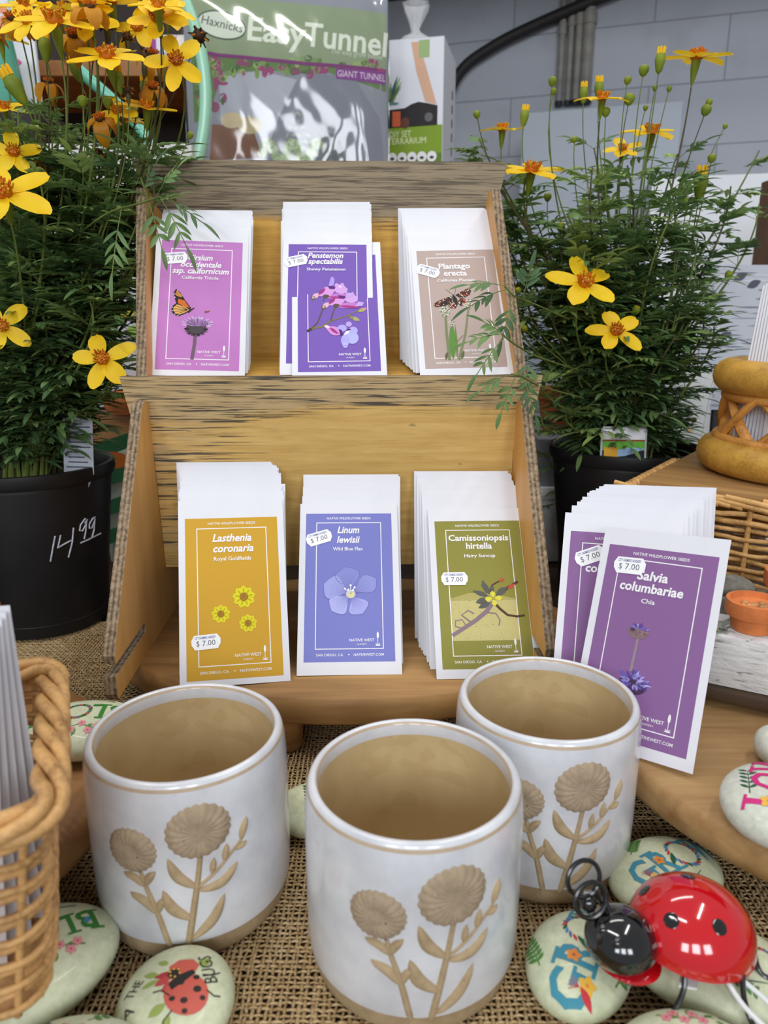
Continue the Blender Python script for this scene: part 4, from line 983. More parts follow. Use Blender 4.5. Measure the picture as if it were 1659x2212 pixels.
for k in range(60):
    x, y, z = rr.choice(((.6, 1.0, 6.0), (5.6, 1.4, 6.0), (6.6, 1.8, 5.6), (8.4, 2.0, 5.4))); a = rr.uniform(0, 6.3); d = Vector((math.cos(a), math.sin(a), rr.uniform(.1, .8))); p = Vector((x+rr.uniform(-.5, .5), y+rr.uniform(-.7, .7), z))
    s = d.cross(Vector((0, 0, 1))).normalized()*.28; q = p+d*.95; mb.add([p, p+d*.5+s+Vector((0,0,.1)), q, p+d*.5-s+Vector((0,0,.1))], [(0, 1, 2, 3)], M_SAGE if k % 3 else M_MOSS)
mb.build('succulents', og)
# ------------------------------------------------------------------ potted marigolds
def leafmat(name, c1, c2):
    t = NT(name); f = t.noise(t.coords((1,1,1)), 35, 3); t.l(t.ramp(f, [(.3, lin(c2)), (.7, lin(c1))]), t.b.inputs['Base Color']); t.set(rough=.5, spec=.35); translucent(t, .28); return t.m
LM = [leafmat('leaf_dark', (100,132,84), (66,96,62)), leafmat('leaf_mid', (128,160,98), (90,122,74)), leafmat('leaf_light', (164,188,112), (122,152,84))]
M_STEM = leafmat('green_stem', (136,150,76), (98,114,56)); M_STEMB = leafmat('brown_stem', (104,100,60), (72,66,44))
M_PET = leafmat('yellow_petal', (255,218,40), (250,200,18)); M_DISC = leafmat('orange_disc', (232,138,24), (196,94,14)); M_BUDG = leafmat('bud_green', (150,164,48), (118,138,44)); M_BUDY = leafmat('bud_yellow', (222,192,44), (196,160,30)); M_DEAD = leafmat('dead_head', (96,62,30), (58,38,22)); M_OLDP = leafmat('old_petal', (214,150,24), (176,110,20))
M_POT = PM('black_plastic', (22,22,25), .2, 30, rough=.42, spec=.4); M_SOIL = PM('potting_soil', (52,40,32), .5, 160, bump=.8, bscale=300, rough=.95)
def leaflet(mb, p, d, nrm, l, w, m):
    s = d.cross(nrm).normalized(); k = 5; vs = []; fs = []
    for i in range(k+1):
        t = i/k; wd = w*(math.sin(PI*min(1, t*.93+.05)))**.8 if i < k else 0
        c = p+d*(l*t)-nrm*(l*.22*t*t); z = nrm*(wd*.35)
        if i < k: vs += [c+s*wd+z, c, c-s*wd+z]
        else: vs += [c, c, c]
    for i in range(k):
        a = i*3; fs += [(a, a+1, a+4, a+3), (a+1, a+2, a+5, a+4)]
    mb.add(vs, fs, m)
def compound(mb, p, d, up, L, rr, m, npair=3, big=1.0):
    d = d.normalized(); s = d.cross(up)
    if s.length < 1e-3: s = Vector((1, 0, 0))
    s.normalize(); n = s.cross(d).normalized()
    pts = []
    for i in range(5):
        t = i/4; pts.append(p+d*(L*t)-Vector((0, 0, 1))*(L*.22*t*t))
    mb.tube(pts, .045, M_STEM, 3, caps=False)
    for i in range(npair):
        t = .38+.55*i/npair; q = pts[0].lerp(pts[4], t); q = p+d*(L*t)-Vector((0, 0, 1))*(L*.22*t*t)
        for sg in (-1, 1):
            dd = (d*.75+s*sg*.85-Vector((0, 0, 1))*.12+Vector((rr.uniform(-.2, .2), rr.uniform(-.2, .2), rr.uniform(-.2, .2)))).normalized()
            leaflet(mb, q, dd, n, L*rr.uniform(.36, .54)*(1-.10*i),   .27*big*rr.uniform(.75, 1.25), m)
    leaflet(mb, pts[4], (d-Vector((0, 0, 1))*.3).normalized(), n, L*.54, .29*big, m)
def flower(root, p, axis, r, kind='open', face=None, rr=random):
    """daisy at p looking along axis; petals are one part with the disc and cup as sub-parts"""
    ax = Vector(axis).normalized(); M = Matrix.Translation(p) @ ax.to_track_quat('Z', 'Y').to_matrix().to_4x4() @ Matrix.Rotation(rr.uniform(0, 6.3), 4, 'Z')
    mb = MB(); np_ = 5 if kind != 'side' else 6
    mt = M_OLDP if kind == 'old' else M_PET
    for k in range(np_):
        a = 2*PI*k/np_+rr.uniform(-.2, .2); l = r*rr.uniform(.85, 1.12); w = r*rr.uniform(.27, .35); dr = rr.uniform(-.05, .22) if kind != 'old' else rr.uniform(.7, 1.3)
        d = Vector((math.cos(a), math.sin(a), 0)); s = Vector((-math.sin(a), math.cos(a), 0)); vs = []; fs = []; n = 6
        for i in range(n+1):
            t = i/n; wd = w*(.22+.78*math.sin(PI*min(1, (t*.86+.06)))**.7)*(1 if i < n else .55)
            c = d*(r*.16+l*t*math.cos(dr*t))+Vector((0, 0, -l*dr*t*t*.9+.06*r*t))
            for q in (-1, -.4, .4, 1): vs.append(c+s*wd*q+Vector((0, 0, .10*w*(1 if abs(q) == 1 else -.6))))
        for i in range(n):
            for j in range(3): b = i*4+j; fs.append((b, b+1, b+5, b+4))
        mb.add(vs, fs, mt, M)
    fl = mb.build('flower', root, angle=80)
    mb = MB(); mb.ell((0, 0, .04*r), (r*.23, r*.23, r*.17), M_DISC if kind != 'old' else M_DEAD, 14, 8, M=M)
    for k in range(30):
        a = k*2.4; q = r*.24*math.sqrt(k/30); c = Vector((q*math.cos(a), q*math.sin(a), r*.12)); mb.tube([c, c+Vector((q*math.cos(a)*.3, q*math.sin(a)*.3, r*rr.uniform(.08, .18)))], r*.032, M_DISC if k % 3 or kind == 'old' else M_BUDY, 4, M=M)
    mb.build('flower_disc', fl, angle=80)
    mb = MB(); mb.lathe([(.05, -r*.9), (r*.07, -r*.7), (r*.13, -r*.4), (r*.16, -r*.12), (r*.14, .02)], M_BUDG, 12, M=M); mb.build('calyx', fl)
    return p-ax*r*.9
def bud(root, p, axis, r, kind='bud', rr=random):
    ax = Vector(axis).normalized(); M = Matrix.Translation(p) @ ax.to_track_quat('Z', 'Y').to_matrix().to_4x4(); mb = MB()
    if kind == 'dead':
        mb.ell((0, 0, 0), (r*.8, r*.8, r*.8), M_DEAD, 10, 7, M=M)
        for k in range(16): a = k*2.4; d = Vector((math.cos(a), math.sin(a), rr.uniform(-.6, 1.2))).normalized(); mb.tube([d*r*.5, d*r*1.3+Vector((0, 0, -.2*r))], [r*.22, r*.08], M_DEAD if k % 3 else M_OLDP, 4, M=M)
        mb.lathe([(.05, -r*2.6), (r*.4, -r*1.6), (r*.5, -r*.6), (r*.2, 0)], M_STEMB, 8, M=M)
    else:
        ln = {'bud': 1.25, 'half': 2.3}[kind]
        mb.lathe([(.06, -r*ln), (r*.55, -r*ln*.75), (r*.9, -r*.3), (r*.95, r*.1*ln), (r*.72, r*.55*ln*.8), (r*.35, r*.72*ln*.8), (.0, r*.72*ln*.8)], [M_BUDG]*4+[M_BUDY]*2, 12, M=M)
        if kind == 'half':
            for k in range(7): a = 2*PI*k/7; c = Vector((r*.55*math.cos(a), r*.55*math.sin(a), r*1.0)); mb.tube([c, c*1.12+Vector((0, 0, r*1.0))], [r*.3, r*.2], M_PET, 5, M=M, flat=.6)
    mb.build('bud', root, angle=70)
    return p-ax*r*1.1
def marigold(name, label, cx, cy, rz, rt, rb, seed, flowers, buds, fill, price=None, depth=7, nb=2, leafL=(3.8, 6.8), hole=None, sprays=()):
    rr = random.Random(seed); t = thing('potted_marigold', label, 'potted plant', (0, 0, 0)); t.location = (cx*S, cy*S, 0)
    O = Vector((cx, cy, 0))
    mb = MB(); mb.lathe([(0, .2), (rb*.85, .2), (rb*.93, 0), (rb, .25), (rb*1.01, 1.6), (rb*.985, 1.75), (rb+(rt-rb)*.82, rz-2.0), (rt*.955, rz-1.6), (rt*1.0, rz-1.5), (rt*1.02, rz-.9), (rt*1.01, rz), (rt*.97, rz+.05), (rt*.93, rz-.5), (rt*.9, rz-2.5), (rb, 1.2), (0, 1)], M_POT, 80); pot_ = mb.build('nursery_pot', t, angle=35)
    mb = MB(); N = 40; vs = [(0, 0, rz-1.9)]; fs = []
    for i in range(1, 9):
        for j in range(N): a = 2*PI*j/N; q = rt*.915*i/8; vs.append((q*math.cos(a), q*math.sin(a), rz-2.0+rr.uniform(-.25, .35)-.3*i/8))
    for j in range(N): fs.append((0, 1+j, 1+(j+1) % N))
    for i in range(7):
        for j in range(N): a = 1+i*N+j; b = 1+i*N+(j+1) % N; fs.append((a, a+N, b+N, b))
    mb.add(vs, fs, M_SOIL); mb.build('soil', t)
    LV = MB(); nst = 0
    def stem(tip, tipdir, leafy, thick=.16, mat=None, t0=.12, t1=.88, dens=1.0):
        nonlocal nst
        b = Vector((rr.uniform(-2.6, 2.6), rr.uniform(-2.2, 2.2), rz-2.2)); L = (tip-b).length
        p1 = b+Vector((rr.uniform(-1, 1)+(tip.x-b.x)*.15, rr.uniform(-1, 1), L*.4)); p2 = tip-Vector(tipdir).normalized()*L*.28
        P = bez(b, p1, p2, tip, 20); n = len(P)
        mb = MB(); mb.tube(P, [thick*(1.5-1.0*i/(n-1)) for i in range(n)], mat or (M_STEM if rr.random() < .7 else M_STEMB), 6); mb.build('stem', t)
        if leafy:
            k = int(L*(t1-t0)/2.15*dens)
            for i in range(k):
                f = t0+(t1-t0)*(i+rr.random())/k; j = min(n-2, int(f*(n-1))); p = P[j].lerp(P[j+1], f*(n-1)-j); tg = (P[j+1]-P[j]).normalized()
                for q in range(nb):
                    a = rr.uniform(0, 6.3); d = Vector((math.cos(a), math.sin(a), rr.uniform(-.15, .7))); d = (d+tg*.35).normalized()
                    l = rr.uniform(*leafL)*(1.05-.35*f); w = O+p+d*l
                    if hole and hole(w): continue
                    compound(LV, p, d, Vector((0, 0, 1)), l, rr, LM[min(2, int(rr.random()*1.6+f*1.1))], 3 if rr.random() < .7 else 4)
    for fl in flowers:
        px, py, r, kind, ax = fl[:5]; y = cy+(fl[5] if len(fl) > 5 else rr.uniform(-depth, depth*.3)); p = on_y(px, py, y)-O; ax = (ax[0], ax[1]-.22, ax[2])
        b = flower(t, p, ax, r, kind, rr=rr); stem(b, (ax[0]*.5, ax[1]*.5, max(.5, ax[2])), True, .15, None, .15, .74, 1.0)
    for px, py, r, kind, ax in buds:
        y = cy+rr.uniform(-depth, depth*.5); p = on_y(px, py, y)-O; b = bud(t, p, ax, r, kind, rr=rr)
        stem(b, ax, True, .10, None, .2, .62, .7)
    for fe in fill:
        px, py = fe[:2]; y = fe[2] if len(fe) > 2 else cy+rr.uniform(-depth, depth); p = on_y(px, py, y)-O; 
        if len(fe) > 2: stem(p, (rr.uniform(-.3, .3), -.3, .25), True, .10, None, .80, 1.0, 1.2)
        else: stem(p, (rr.uniform(-.4, .4), rr.uniform(-.3, .3), .7), True, .17, None, .10, 1.0, 1.0)
    for x0, y0, yy, path, lv in sprays:                    # single shoots that hang over the front of the stand
        b = on_y(x0, y0, yy)-O; P = [on_y(a, c, q)-O for a, c, q in path]; sm = MB(); sm.tube(spline([b]+P, 6), .09, M_STEM, 6); sm.build('stem', t)
        for a, c, q, d, l in lv: compound(LV, on_y(a, c, q)-O, Vector(d), Vector((0, -.5, 1)), l*1.2, rr, LM[rr.randrange(2)], 3, .72)
    LV.build('foliage', t, angle=80)
    if price:
        mb = MB()
        for line in price: mb.tube(line, .085, PM('white_chalk', (196,200,212), .25, 300, rough=.9), 5)
        mb.build('price_writing', t)
    return t, pot_
UP = (0, -.15, 1)
def in_poly(pts, rr, n):
    xs = [p[0] for p in pts]; ys = [p[1] for p in pts]; out = []
    while len(out) < n:
        x, y = rr.uniform(min(xs), max(xs)), rr.uniform(min(ys), max(ys)); c = False
        for i in range(len(pts)):
            (x1, y1), (x2, y2) = pts[i], pts[i-1]
            if (y1 > y) != (y2 > y) and x < (x2-x1)*(y-y1)/(y2-y1)+x1: c = not c
        if c: out.append((x, y))
    return out
# stems must not poke into the packet stand
STINV = Matrix.Rotation(-SYAW, 4, 'Z') @ Matrix.Translation((-SX, -SY, -SZ))
def in_stand(w, mx=19.5):
    q = STINV @ w
    return -1.2 < q.y < 18 and -mx < q.x < mx and q.z < 41
LX, LY = -40.6, 83.0
fl = [(52, 12, 2.3, 'open', (.1, -.3, 1)), (28, 40, 2.4, 'old', (-.1, -.5, 1)), (118, 46, 3.4, 'open', (.1, -.35, 1), -9), (140, 22, 2.4, 'open', (.1, .1, 1)), (160, 78, 2.6, 'old', (.1, -.5, 1)), (232, 122, 3.1, 'open', (0, -.38, 1), -9),
      (240, 4, 2.8, 'open', (0, .0, 1)), (342, 14, 2.6, 'open', (.1, -.2, 1)), (340, 40, 2.5, 'open', (.1, -.8, .8), -6), (382, 130, 2.5, 'open', (.1, -1.3, .5), -6), (330, 190, 1.9, 'old', (.2, -.5, 1)), (318, 232, 2.5, 'open', (.2, -.1, 1)), (216, 258, 2.0, 'old', (0, -.6, 1)),
      (6, 418, 3.6, 'open', (.2, -.6, 1), -14), (8, 312, 2.5, 'old', (.2, -.6, .8)), (0, 85, 2.2, 'open', (0, .0, 1)), (10, 232, 2.0, 'open', (.2, -.3, 1)), (6, 705, 2.4, 'open', (.3, -1.2, .6), -10), (222, 776, 2.75, 'open', (.05, -1.15, .75), -11), (70, 330, 2.2, 'old', (0, -.2, 1)), (268, 262, 2.2, 'open', (0, -.1, 1)), (195, 18, 2.2, 'old', (0, 0, 1)), (105, 180, 1.8, 'old', (.1, 0, 1)), (178, 2, 2.3, 'open', (0, 0, 1)), (190, 40, 2.6, 'open', (.1, -.7, .8), -4), (60, 45, 2.5, 'open', (-.2, -.7, .8)), (300, 60, 2.3, 'open', (-.3, -.8, .6)), (330, 120, 2.0, 'old', (.2, -.4, 1)), (30, 330, 2.3, 'open', (.3, -.8, .7), -8), (255, 240, 2.2, 'open', (-.2, -.7, .9)), (365, 25, 2.3, 'open', (.3, -.5, .8))]
bd_ = [(97, 100, .62, 'half', (0, 0, 1)), (197, 14, .6, 'bud', (0, 0, 1)), (163, 150, .6, 'half', (-.4, 0, 1)), (30, 185, .8, 'half', (-.5, -.2, 1)), (256, 172, .55, 'half', (-.1, 0, 1)), (312, 188, .5, 'half', (0, 0, 1)), (233, 220, .5, 'bud', (0, 0, 1)), (411, 291, .35, 'bud', (.5, 0, 1)), (178, 216, .5, 'bud', (0, 0, 1)), (250, 430, .4, 'bud', (0, 0, 1)), (111, 634, .4, 'bud', (0, -.2, 1)), (62, 857, .35, 'bud', (.6, 0, .7)), (290, 245, .5, 'half', (0, 0, 1)),
       (233, 52, .75, 'dead', (.1, 0, 1)), (316, 122, .8, 'dead', (.2, 0, 1)), (430, 78, .85, 'dead', (.5, 0, 1)), (211, 330, .6, 'dead', (0, 0, 1)), (275, 80, .6, 'dead', (0, 0, 1)), (180, 655, .4, 'bud', (0, 0, 1)), (276, 195, .5, 'dead', (0, 0, 1))]
rr = random.Random(11)
fill = in_poly([(0, 200), (200, 250), (320, 290), (390, 400), (350, 440), (290, 520), (275, 700), (230, 830), (180, 880), (0, 880)], rr, 46)+in_poly([(0, 300), (330, 330), (300, 430), (0, 430)], rr, 12)+[(275, 600), (215, 905), (60, 940), (150, 930)]
def arc(pts): return [Vector(p) for p in pts]
def onpot(px, py, cx, cy, z_r):
    d = ray(px, py); lo, hi = 40, 120
    for y10 in range(6000, 12000):
        y = y10/100; p = Vector((0, 0, CZ))+d*(y/d.y)
        if math.hypot(p.x-cx, p.y-cy) < z_r(p.z): return p-Vector((cx, cy, 0))
    return p-Vector((cx, cy, 0))
zr = lambda z: 7.2+(9.2-7.2)*.82*max(0, (z-1.75))/15.2+.05
pr = [[onpot(x, y, LX, LY, zr) for x, y in l] for l in ([(119, 1158), (114, 1185), (109, 1213)], [(131, 1156), (125, 1184), (132, 1179), (152, 1168), (158, 1169)], [(159, 1140), (156, 1172), (148, 1204)],
      [(183, 1130), (189, 1122), (184, 1120), (174, 1134), (172, 1146), (178, 1147), (186, 1132), (187, 1126), (185, 1150), (182, 1164)], [(204, 1120), (206, 1117), (200, 1120), (193, 1132), (193, 1141), (198, 1141), (204, 1127), (205, 1120), (203, 1145), (199, 1160)], [(174, 1173), (190, 1166), (206, 1158), (218, 1152)])]
marigold('left', 'tall marigold with many yellow flowers in a black pot chalked 14.99', LX, LY, 19.0, 9.2, 7.2, 21, fl, bd_, fill, pr, depth=8, hole=lambda w: in_stand(w), sprays=[(150, 520, 78, [(230, 462, 73), (300, 440, 67.5), (345, 425, 65.5)], [(345, 425, 65.5, (1, -.1, -.35), 3.0), (345, 425, 65.5, (.55, -.2, -.8), 3.2), (340, 420, 65.6, (.5, -.1, .7), 2.8), (320, 432, 66.5, (.3, -.2, -.9), 2.8), (300, 440, 67.5, (.4, -.2, .8), 3.4), (262, 452, 70, (-.2, -.2, -.9), 3.8)])])
RX, RY = 31.0, 94.0
fr = [(1085, 280, 2.5, 'side', (0, .05, 1)), (1148, 368, 3.3, 'open', (.05, -.18, 1), -6), (1302, 212, 2.4, 'open', (0, -.1, 1)), (1345, 322, 2.0, 'open', (-.1, -.5, 1)), (1408, 285, 3.2, 'open', (0, -.12, 1)), (1505, 124, 3.2, 'side', (.05, .08, 1)), (1263, 612, 3.5, 'open', (.05, -.6, 1), -11), (1330, 716, 2.8, 'open', (.1, -.9, .9), -11)]
br = [(1030, 246, .45, 'bud', (-.2, 0, 1)), (1133, 250, .55, 'half', (.1, 0, 1)), (1194, 174, .5, 'bud', (.1, 0, 1)), (1196, 196, .35, 'bud', (.2, 0, 1)), (1261, 200, .55, 'half', (0, 0, 1)), (1294, 190, .6, 'half', (0, 0, 1)), (1309, 240, .5, 'bud', (0, 0, 1)), (1356, 172, .45, 'bud', (.1, 0, 1)), (1391, 150, .6, 'bud', (.1, 0, 1)), (1426, 130, .6, 'half', (.05, 0, 1)), (1360, 212, .65, 'bud', (.15, 0, 1)), (1415, 189, .32, 'bud', (.1, 0, 1)), (1446, 191, .32, 'bud', (.2, 0, 1)), (1395, 232, .32, 'bud', (.2, 0, 1)), (1526, 236, .6, 'bud', (.3, 0, 1)), (1532, 220, .4, 'bud', (.3, 0, 1)), (1567, 272, .32, 'bud', (.5, 0, 1)), (1538, 340, .5, 'bud', (.1, 0, 1)), (1514, 395, .85, 'half', (0, -.1, 1)), (1483, 436, .5, 'bud', (0, 0, 1)), (1183, 424, .5, 'bud', (0, 0, 1)), (1211, 488, .55, 'bud', (0, -.1, 1)), (1314, 556, .5, 'bud', (.2, -.1, 1)), (1375, 668, .55, 'bud', (.2, -.3, 1)), (1275, 646, .5, 'bud', (.1, -.3, 1)), (1575, 592, .5, 'bud', (.6, 0, .8)), (1106, 617, .5, 'bud', (-.5, -.2, 1)), (1119, 627, .42, 'bud', (-.4, -.2, 1)), (1132, 709, .42, 'bud', (-.7, -.3, .6)), (1241, 300, .35, 'bud', (0, 0, 1)), (1095, 510, .3, 'bud', (0, 0, 1)), (1500, 907, .35, 'bud', (.4, -.2, .8))]
rr = random.Random(12)
fillr = in_poly([(1060, 420), (1120, 350), (1230, 300), (1400, 300), (1500, 340), (1610, 330), (1640, 480), (1600, 600), (1560, 740), (1530, 830), (1470, 900), (1300, 930), (1180, 900), (1150, 800), (1085, 690)], rr, 66)+[(1200, 1085), (1190, 1000), (1195, 905), (1040, 345), (1035, 300), (1640, 325), (1250, 960), (1430, 960), (1640, 440), (1170, 900), (1470, 920)]
tR, pR = marigold('right', 'bushy marigold in a black pot with yellow flowers held above dense leaves', RX, RY, 19.0, 9.4, 7.4, 33, fr, br, fillr, None, depth=8, hole=lambda w: in_stand(w, 18.6) or (w.y < 76 and w.z < 22), sprays=[(1230, 690, 84, [(1150, 655, 72), (1112, 640, 66), (1090, 618, 65)], [(1090, 618, 65, (-1, -.1, .25), 2.6), (1095, 625, 65, (-.9, -.2, -.2), 2.8), (1112, 640, 66, (-.3, -.2, -.8), 2.6), (1130, 648, 69, (.1, -.2, .9), 2.8)]), (1250, 800, 84, [(1160, 770, 71), (1110, 742, 65.5), (1085, 722, 64.6)], [(1085, 722, 64.6, (-1, -.1, 0), 2.4), (1090, 728, 64.7, (-.7, -.2, -.7), 2.8), (1100, 736, 65, (-.6, -.1, .6), 2.6), (1140, 760, 69, (.0, -.2, -.9), 2.6)]), (1260, 860, 84, [(1170, 835, 70), (1125, 812, 65.4), (1105, 808, 65)], [(1105, 808, 65, (-.9, -.2, -.25), 2.4), (1115, 810, 65.2, (-.4, -.2, -.8), 2.4), (1130, 816, 66, (.3, -.2, -.7), 2.4)])])
# plant tags
M_TAGG = PM('tag_grey', (176,180,190), .05, rough=.4)
def ptag(label, x, y, z, w, h, rot, art, tilt=-8):
    t = thing('plant_tag', label, 'plant tag', (x, y, z), (R(tilt), 0, rot)); mb = MB(); mb.prism([(-w*.28, 0), (w*.28, 0), (w*.5, h*.22), (w*.5, h-.3), (w*.45, h), (-w*.45, h), (-w*.5, h-.3), (-w*.5, h*.22)], -.03, .03, M_TAGG, Matrix.Rotation(PI/2, 4, 'X')); mb.build('card', t, smooth=False)
    A = Art(); art(A, w, h); A.build('print', t, lambda u, v, q: (u, -.04-.006*q, v), k=1.0); return t
def tagtext(A, w, h):
    for k in range(9): A.rect(-w*.4+(.2 if k % 3 else 0), h*.30+k*h*.07, w*.42-(k % 4)*.35, h*.30+k*h*.07+.16, F((84,88,104)), 1)
    for k in range(5): A.rect(-w*.25, h*.06+k*h*.04, w*.25, h*.06+k*h*.04+.08, F((110,114,124)), 1)
p = on_y(168, 990, 80.0); ptag('grey plant tag with dark printed lines in the soil of the 14.99 pot', p.x, 79.6, 16.6, 3.5, 7.8, R(-8), tagtext)
def tagpic(A, w, h):
    A.rect(-w*.45, h*.25, w*.45, h*.97, F((222,140,34)), 1); A.leaf(-1.2, h*.4, .6, h*.5, 1.0, F((220,150,150)), 2); A.leaf(-.6, h*.6, .9, h*.7, .8, F((70,140,60)), 2); A.rect(-w*.45, .3, w*.45, h*.36, F((206,196,186)), 2)
p = on_y(92, 975, 86); ptag('orange pictured plant tag behind the grey one in the 14.99 pot', p.x, 86, 16.8, 4.2, 7.4, R(6), tagpic)
def tagr(A, w, h):
    A.rect(-w*.46, h*.05, w*.46, h*.60, F((26,28,36)), 1); A.rect(-w*.46, h*.56, w*.46, h*.74, F((104,176,60)), 2); A.leaf(-w*.4, h*.46, w*.46, h*.6, .9, F((150,180,214)), 3); A.rect(-w*.46, h*.74, w*.46, h*.97, F((232,234,240)), 2); A.rect(-w*.42, h*.34, -w*.12, h*.62, F((226,166,50)), 4); A.rect(-w*.46, h*.73, w*.46, h*.76, F((150,60,40)), 3)
    for k in range(14): A.ell(-w*.35+.33*k, h*.16+.3*(k % 3), .22, .18, F((206,150,50)), 4, n=7)
p = on_y(1348, 995, 86.4); ptag('plant tag with green, orange and black picture in the pot of the bushy marigold', p.x, 86.6, 16.0, 5.4, 6.4, R(-3), tagr)

# ------------------------------------------------------------------ room
M_FLOOR = PM('concrete_floor', (120,116,110), .15, 6, rough=.8)
mb = MB(); mb.box(-420, 420, -150, 420, -80, -76, M_FLOOR); o = mb.build('floor', smooth=False, kind='structure')
def blockwall():
    t = NT('painted_block'); tc = t.n('ShaderNodeTexCoord'); mp = t.n('ShaderNodeMapping'); t.l(tc.outputs['Object'], mp.inputs[0]); mp.inputs['Rotation'].default_value = (R(90), 0, 0)
    br = t.n('ShaderNodeTexBrick'); t.l(mp.outputs[0], br.inputs['Vector'])
    for k, v in (('Scale', 1.0), ('Mortar Size', .0022), ('Brick Width', .40), ('Row Height', .165), ('Mortar Smooth', .6)): br.inputs[k].default_value = v
    br.inputs['Color1'].default_value = lin((196,200,210)); br.inputs['Color2'].default_value = lin((190,194,204)); br.inputs['Mortar'].default_value = lin((150,152,158))
    n = t.noise(t.coords((1,1,1)), 5, 5); st_ = t.maprange(n, .5, .75, 0, .35); col = t.mix(st_, br.outputs['Color'], lin((150,150,150))); t.l(col, t.b.inputs['Base Color']); t.set(rough=.7)
    t.bump(t.math('ADD', t.math('MULTIPLY', br.outputs['Fac'], -.6), t.math('MULTIPLY', t.noise(t.coords((1,1,1)), 180, 3), .12)), .5, .004); return t.m
WYAW = R(-17.5); W0 = Vector((58, 246, 0))
mb = MB(); mb.box(-340, 260, 0, 12, -76, 190, blockwall()); wl = mb.build('wall_back', smooth=False, kind='structure'); place(wl, W0, (0, 0, WYAW))
wx = Vector((math.cos(WYAW), math.sin(WYAW), 0)); wn = Vector((math.sin(WYAW), -math.cos(WYAW), 0))     # along the wall, out of the wall
M_PIPE = PM('painted_conduit', (150,146,138), .25, 25, rough=.5); M_DKPIPE = PM('dark_hose', (42,40,40), .2, rough=.6)
for k, (off, r, lab) in enumerate(((-3.6, 1.0, 'thinnest conduit pipe on the block wall, outer one beside the box'), (-1.1, .9, 'second conduit pipe on the block wall, dull and stained'), (1.2, 1.1, 'third conduit pipe on the block wall, with dark streaks'), (3.9, 1.7, 'thick pale conduit pipe with a coupling on the block wall'))):
    p = W0+wx*(-1.8+off)+wn*2.0; t = thing('conduit_pipe', lab, 'pipe', (p.x, p.y, 96)); mb = MB(); mb.lathe([(0, 0), (r, 0), (r, 60), (0, 60)], M_PIPE, 20); mb.build('tube', t)
    mb = MB(); mb.lathe([(r, 0), (r*1.25, .1), (r*1.25, 3), (r, 3.2)], M_PIPE, 20, (0, 0, 20 if k else 18)); mb.build('coupling', t)
    mb = MB(); mb.lathe([(0, -.6), (r*1.15, -.6), (r*1.15, .5), (r, .6)], M_DKPIPE, 20); mb.build('end_cap', t)
mb = MB(); P = [W0+wx*a+wn*3+Vector((0, 0, z)) for a, z in ((-50, 70), (-42, 92), (-36, 106), (-26, 112.5), (-12, 117.5), (8, 123), (30, 128))]; mb.tube(spline(P, 6), 1.6, M_DKPIPE, 10); tag(mb.build('black_hose'), 'black hose curving up along the block wall above the terrarium box', 'hose')
mb = MB(); mb.box(-230, 200, -90, 0, 0, 5, WOOD('soffit_wood', (84,76,68), (56,50,46), 0, 60, 12)); o = mb.build('overhead_shelf'); place(o, W0+Vector((0, 0, 129)), (0, 0, WYAW)); tag(o, 'dark overhead wooden shelf fixed along the top of the block wall, deepened to shade it', 'shelf')  # shelf depth extended out of view to darken the upper wall
M_PANEL = PM('frosted_panel', (168,178,190), .03, 8, rough=.4); M_WHITEB = PM('white_board', (232,234,240), .03, 8, rough=.5)
def board_at(name, label, cat, px0, py0, px1, py1, y, th, m, lean_=0, yaw=0, zlow=None):
    a = on_y(px0, py0, y); b = on_y(px1, py1, y); zl = min(a.z, b.z) if zlow is None else zlow
    mb = MB(); mb.box(0, abs(b.x-a.x), 0, th, 0, max(a.z, b.z)-zl, m); o = mb.build(name, smooth=False, bevel=.1); place(o, (min(a.x, b.x), y, zl), (R(lean_), 0, yaw)); return tag(o, label, cat)
board_at('frosted_panel', 'pale frosted panel leaning on the wall under the conduit pipes', 'panel', 1125, 232, 1395, 900, 222, 1.5, M_PANEL, -2, WYAW, -76)
board_at('white_box', 'big white carton behind the bushy marigold', 'box', 1410, 383, 1700, 900, 190, 20, M_WHITEB, 0, WYAW*.7, -76)
mb = MB(); a = on_y(1638, 380, 150); mb.box(0, 7, 0, 7, 0, a.z+76, WOOD('post_wood', (128,92,62), (86,60,40), 2, 60, 10)); o = mb.build('wooden_post', smooth=False, bevel=.2); place(o, (a.x+4, 150, -76)); tag(o, 'brown wooden post behind the bushy marigold at the picture edge', 'post')
# framed grey sea picture and small sign behind the bushy marigold
a = on_y(1500, 885, 122); b = on_y(1690, 570, 122)
t = thing('grey_poster', 'grey poster of rippled water with dark birds behind the bushy marigold', 'poster', (a.x, 122, a.z), (R(-4), 0, 0)); w_, h_ = b.x-a.x, b.z-a.z
mb = MB(); mb.box(0, w_, 0, .4, 0, h_, F((190,194,204))); mb.build('card', t, smooth=False); s = MB(); s.box(w_*.3, w_*.6, .5, 1.5, -a.z-76, h_*.8, M_DKPIPE); s.build('prop_leg', t, smooth=False); A = Art(); rr = random.Random(8)
for k in range(46): x = rr.uniform(0, w_*.8); z = rr.uniform(.3, h_-.5); A.leaf(x, z, x+rr.uniform(2, 6), z+rr.uniform(-.15, .15), rr.uniform(.15, .5), F(((150,154,166), (206,208,216), (128,132,146))[k % 3]), 1+k % 3)
for x, z in ((.25, .5), (.6, .85), (.75, .45), (.4, .9)): A.leaf(x*w_, z*h_, x*w_+2.2, z*h_+1.0, 1.2, F((84,86,100)), 5)
A.build('print', t, lambda u, v, q: (u, -.02-.01*q, v), k=1.0)
a = on_y(1436, 955, 116); b = on_y(1535, 790, 116); w_, h_ = b.x-a.x, b.z-a.z
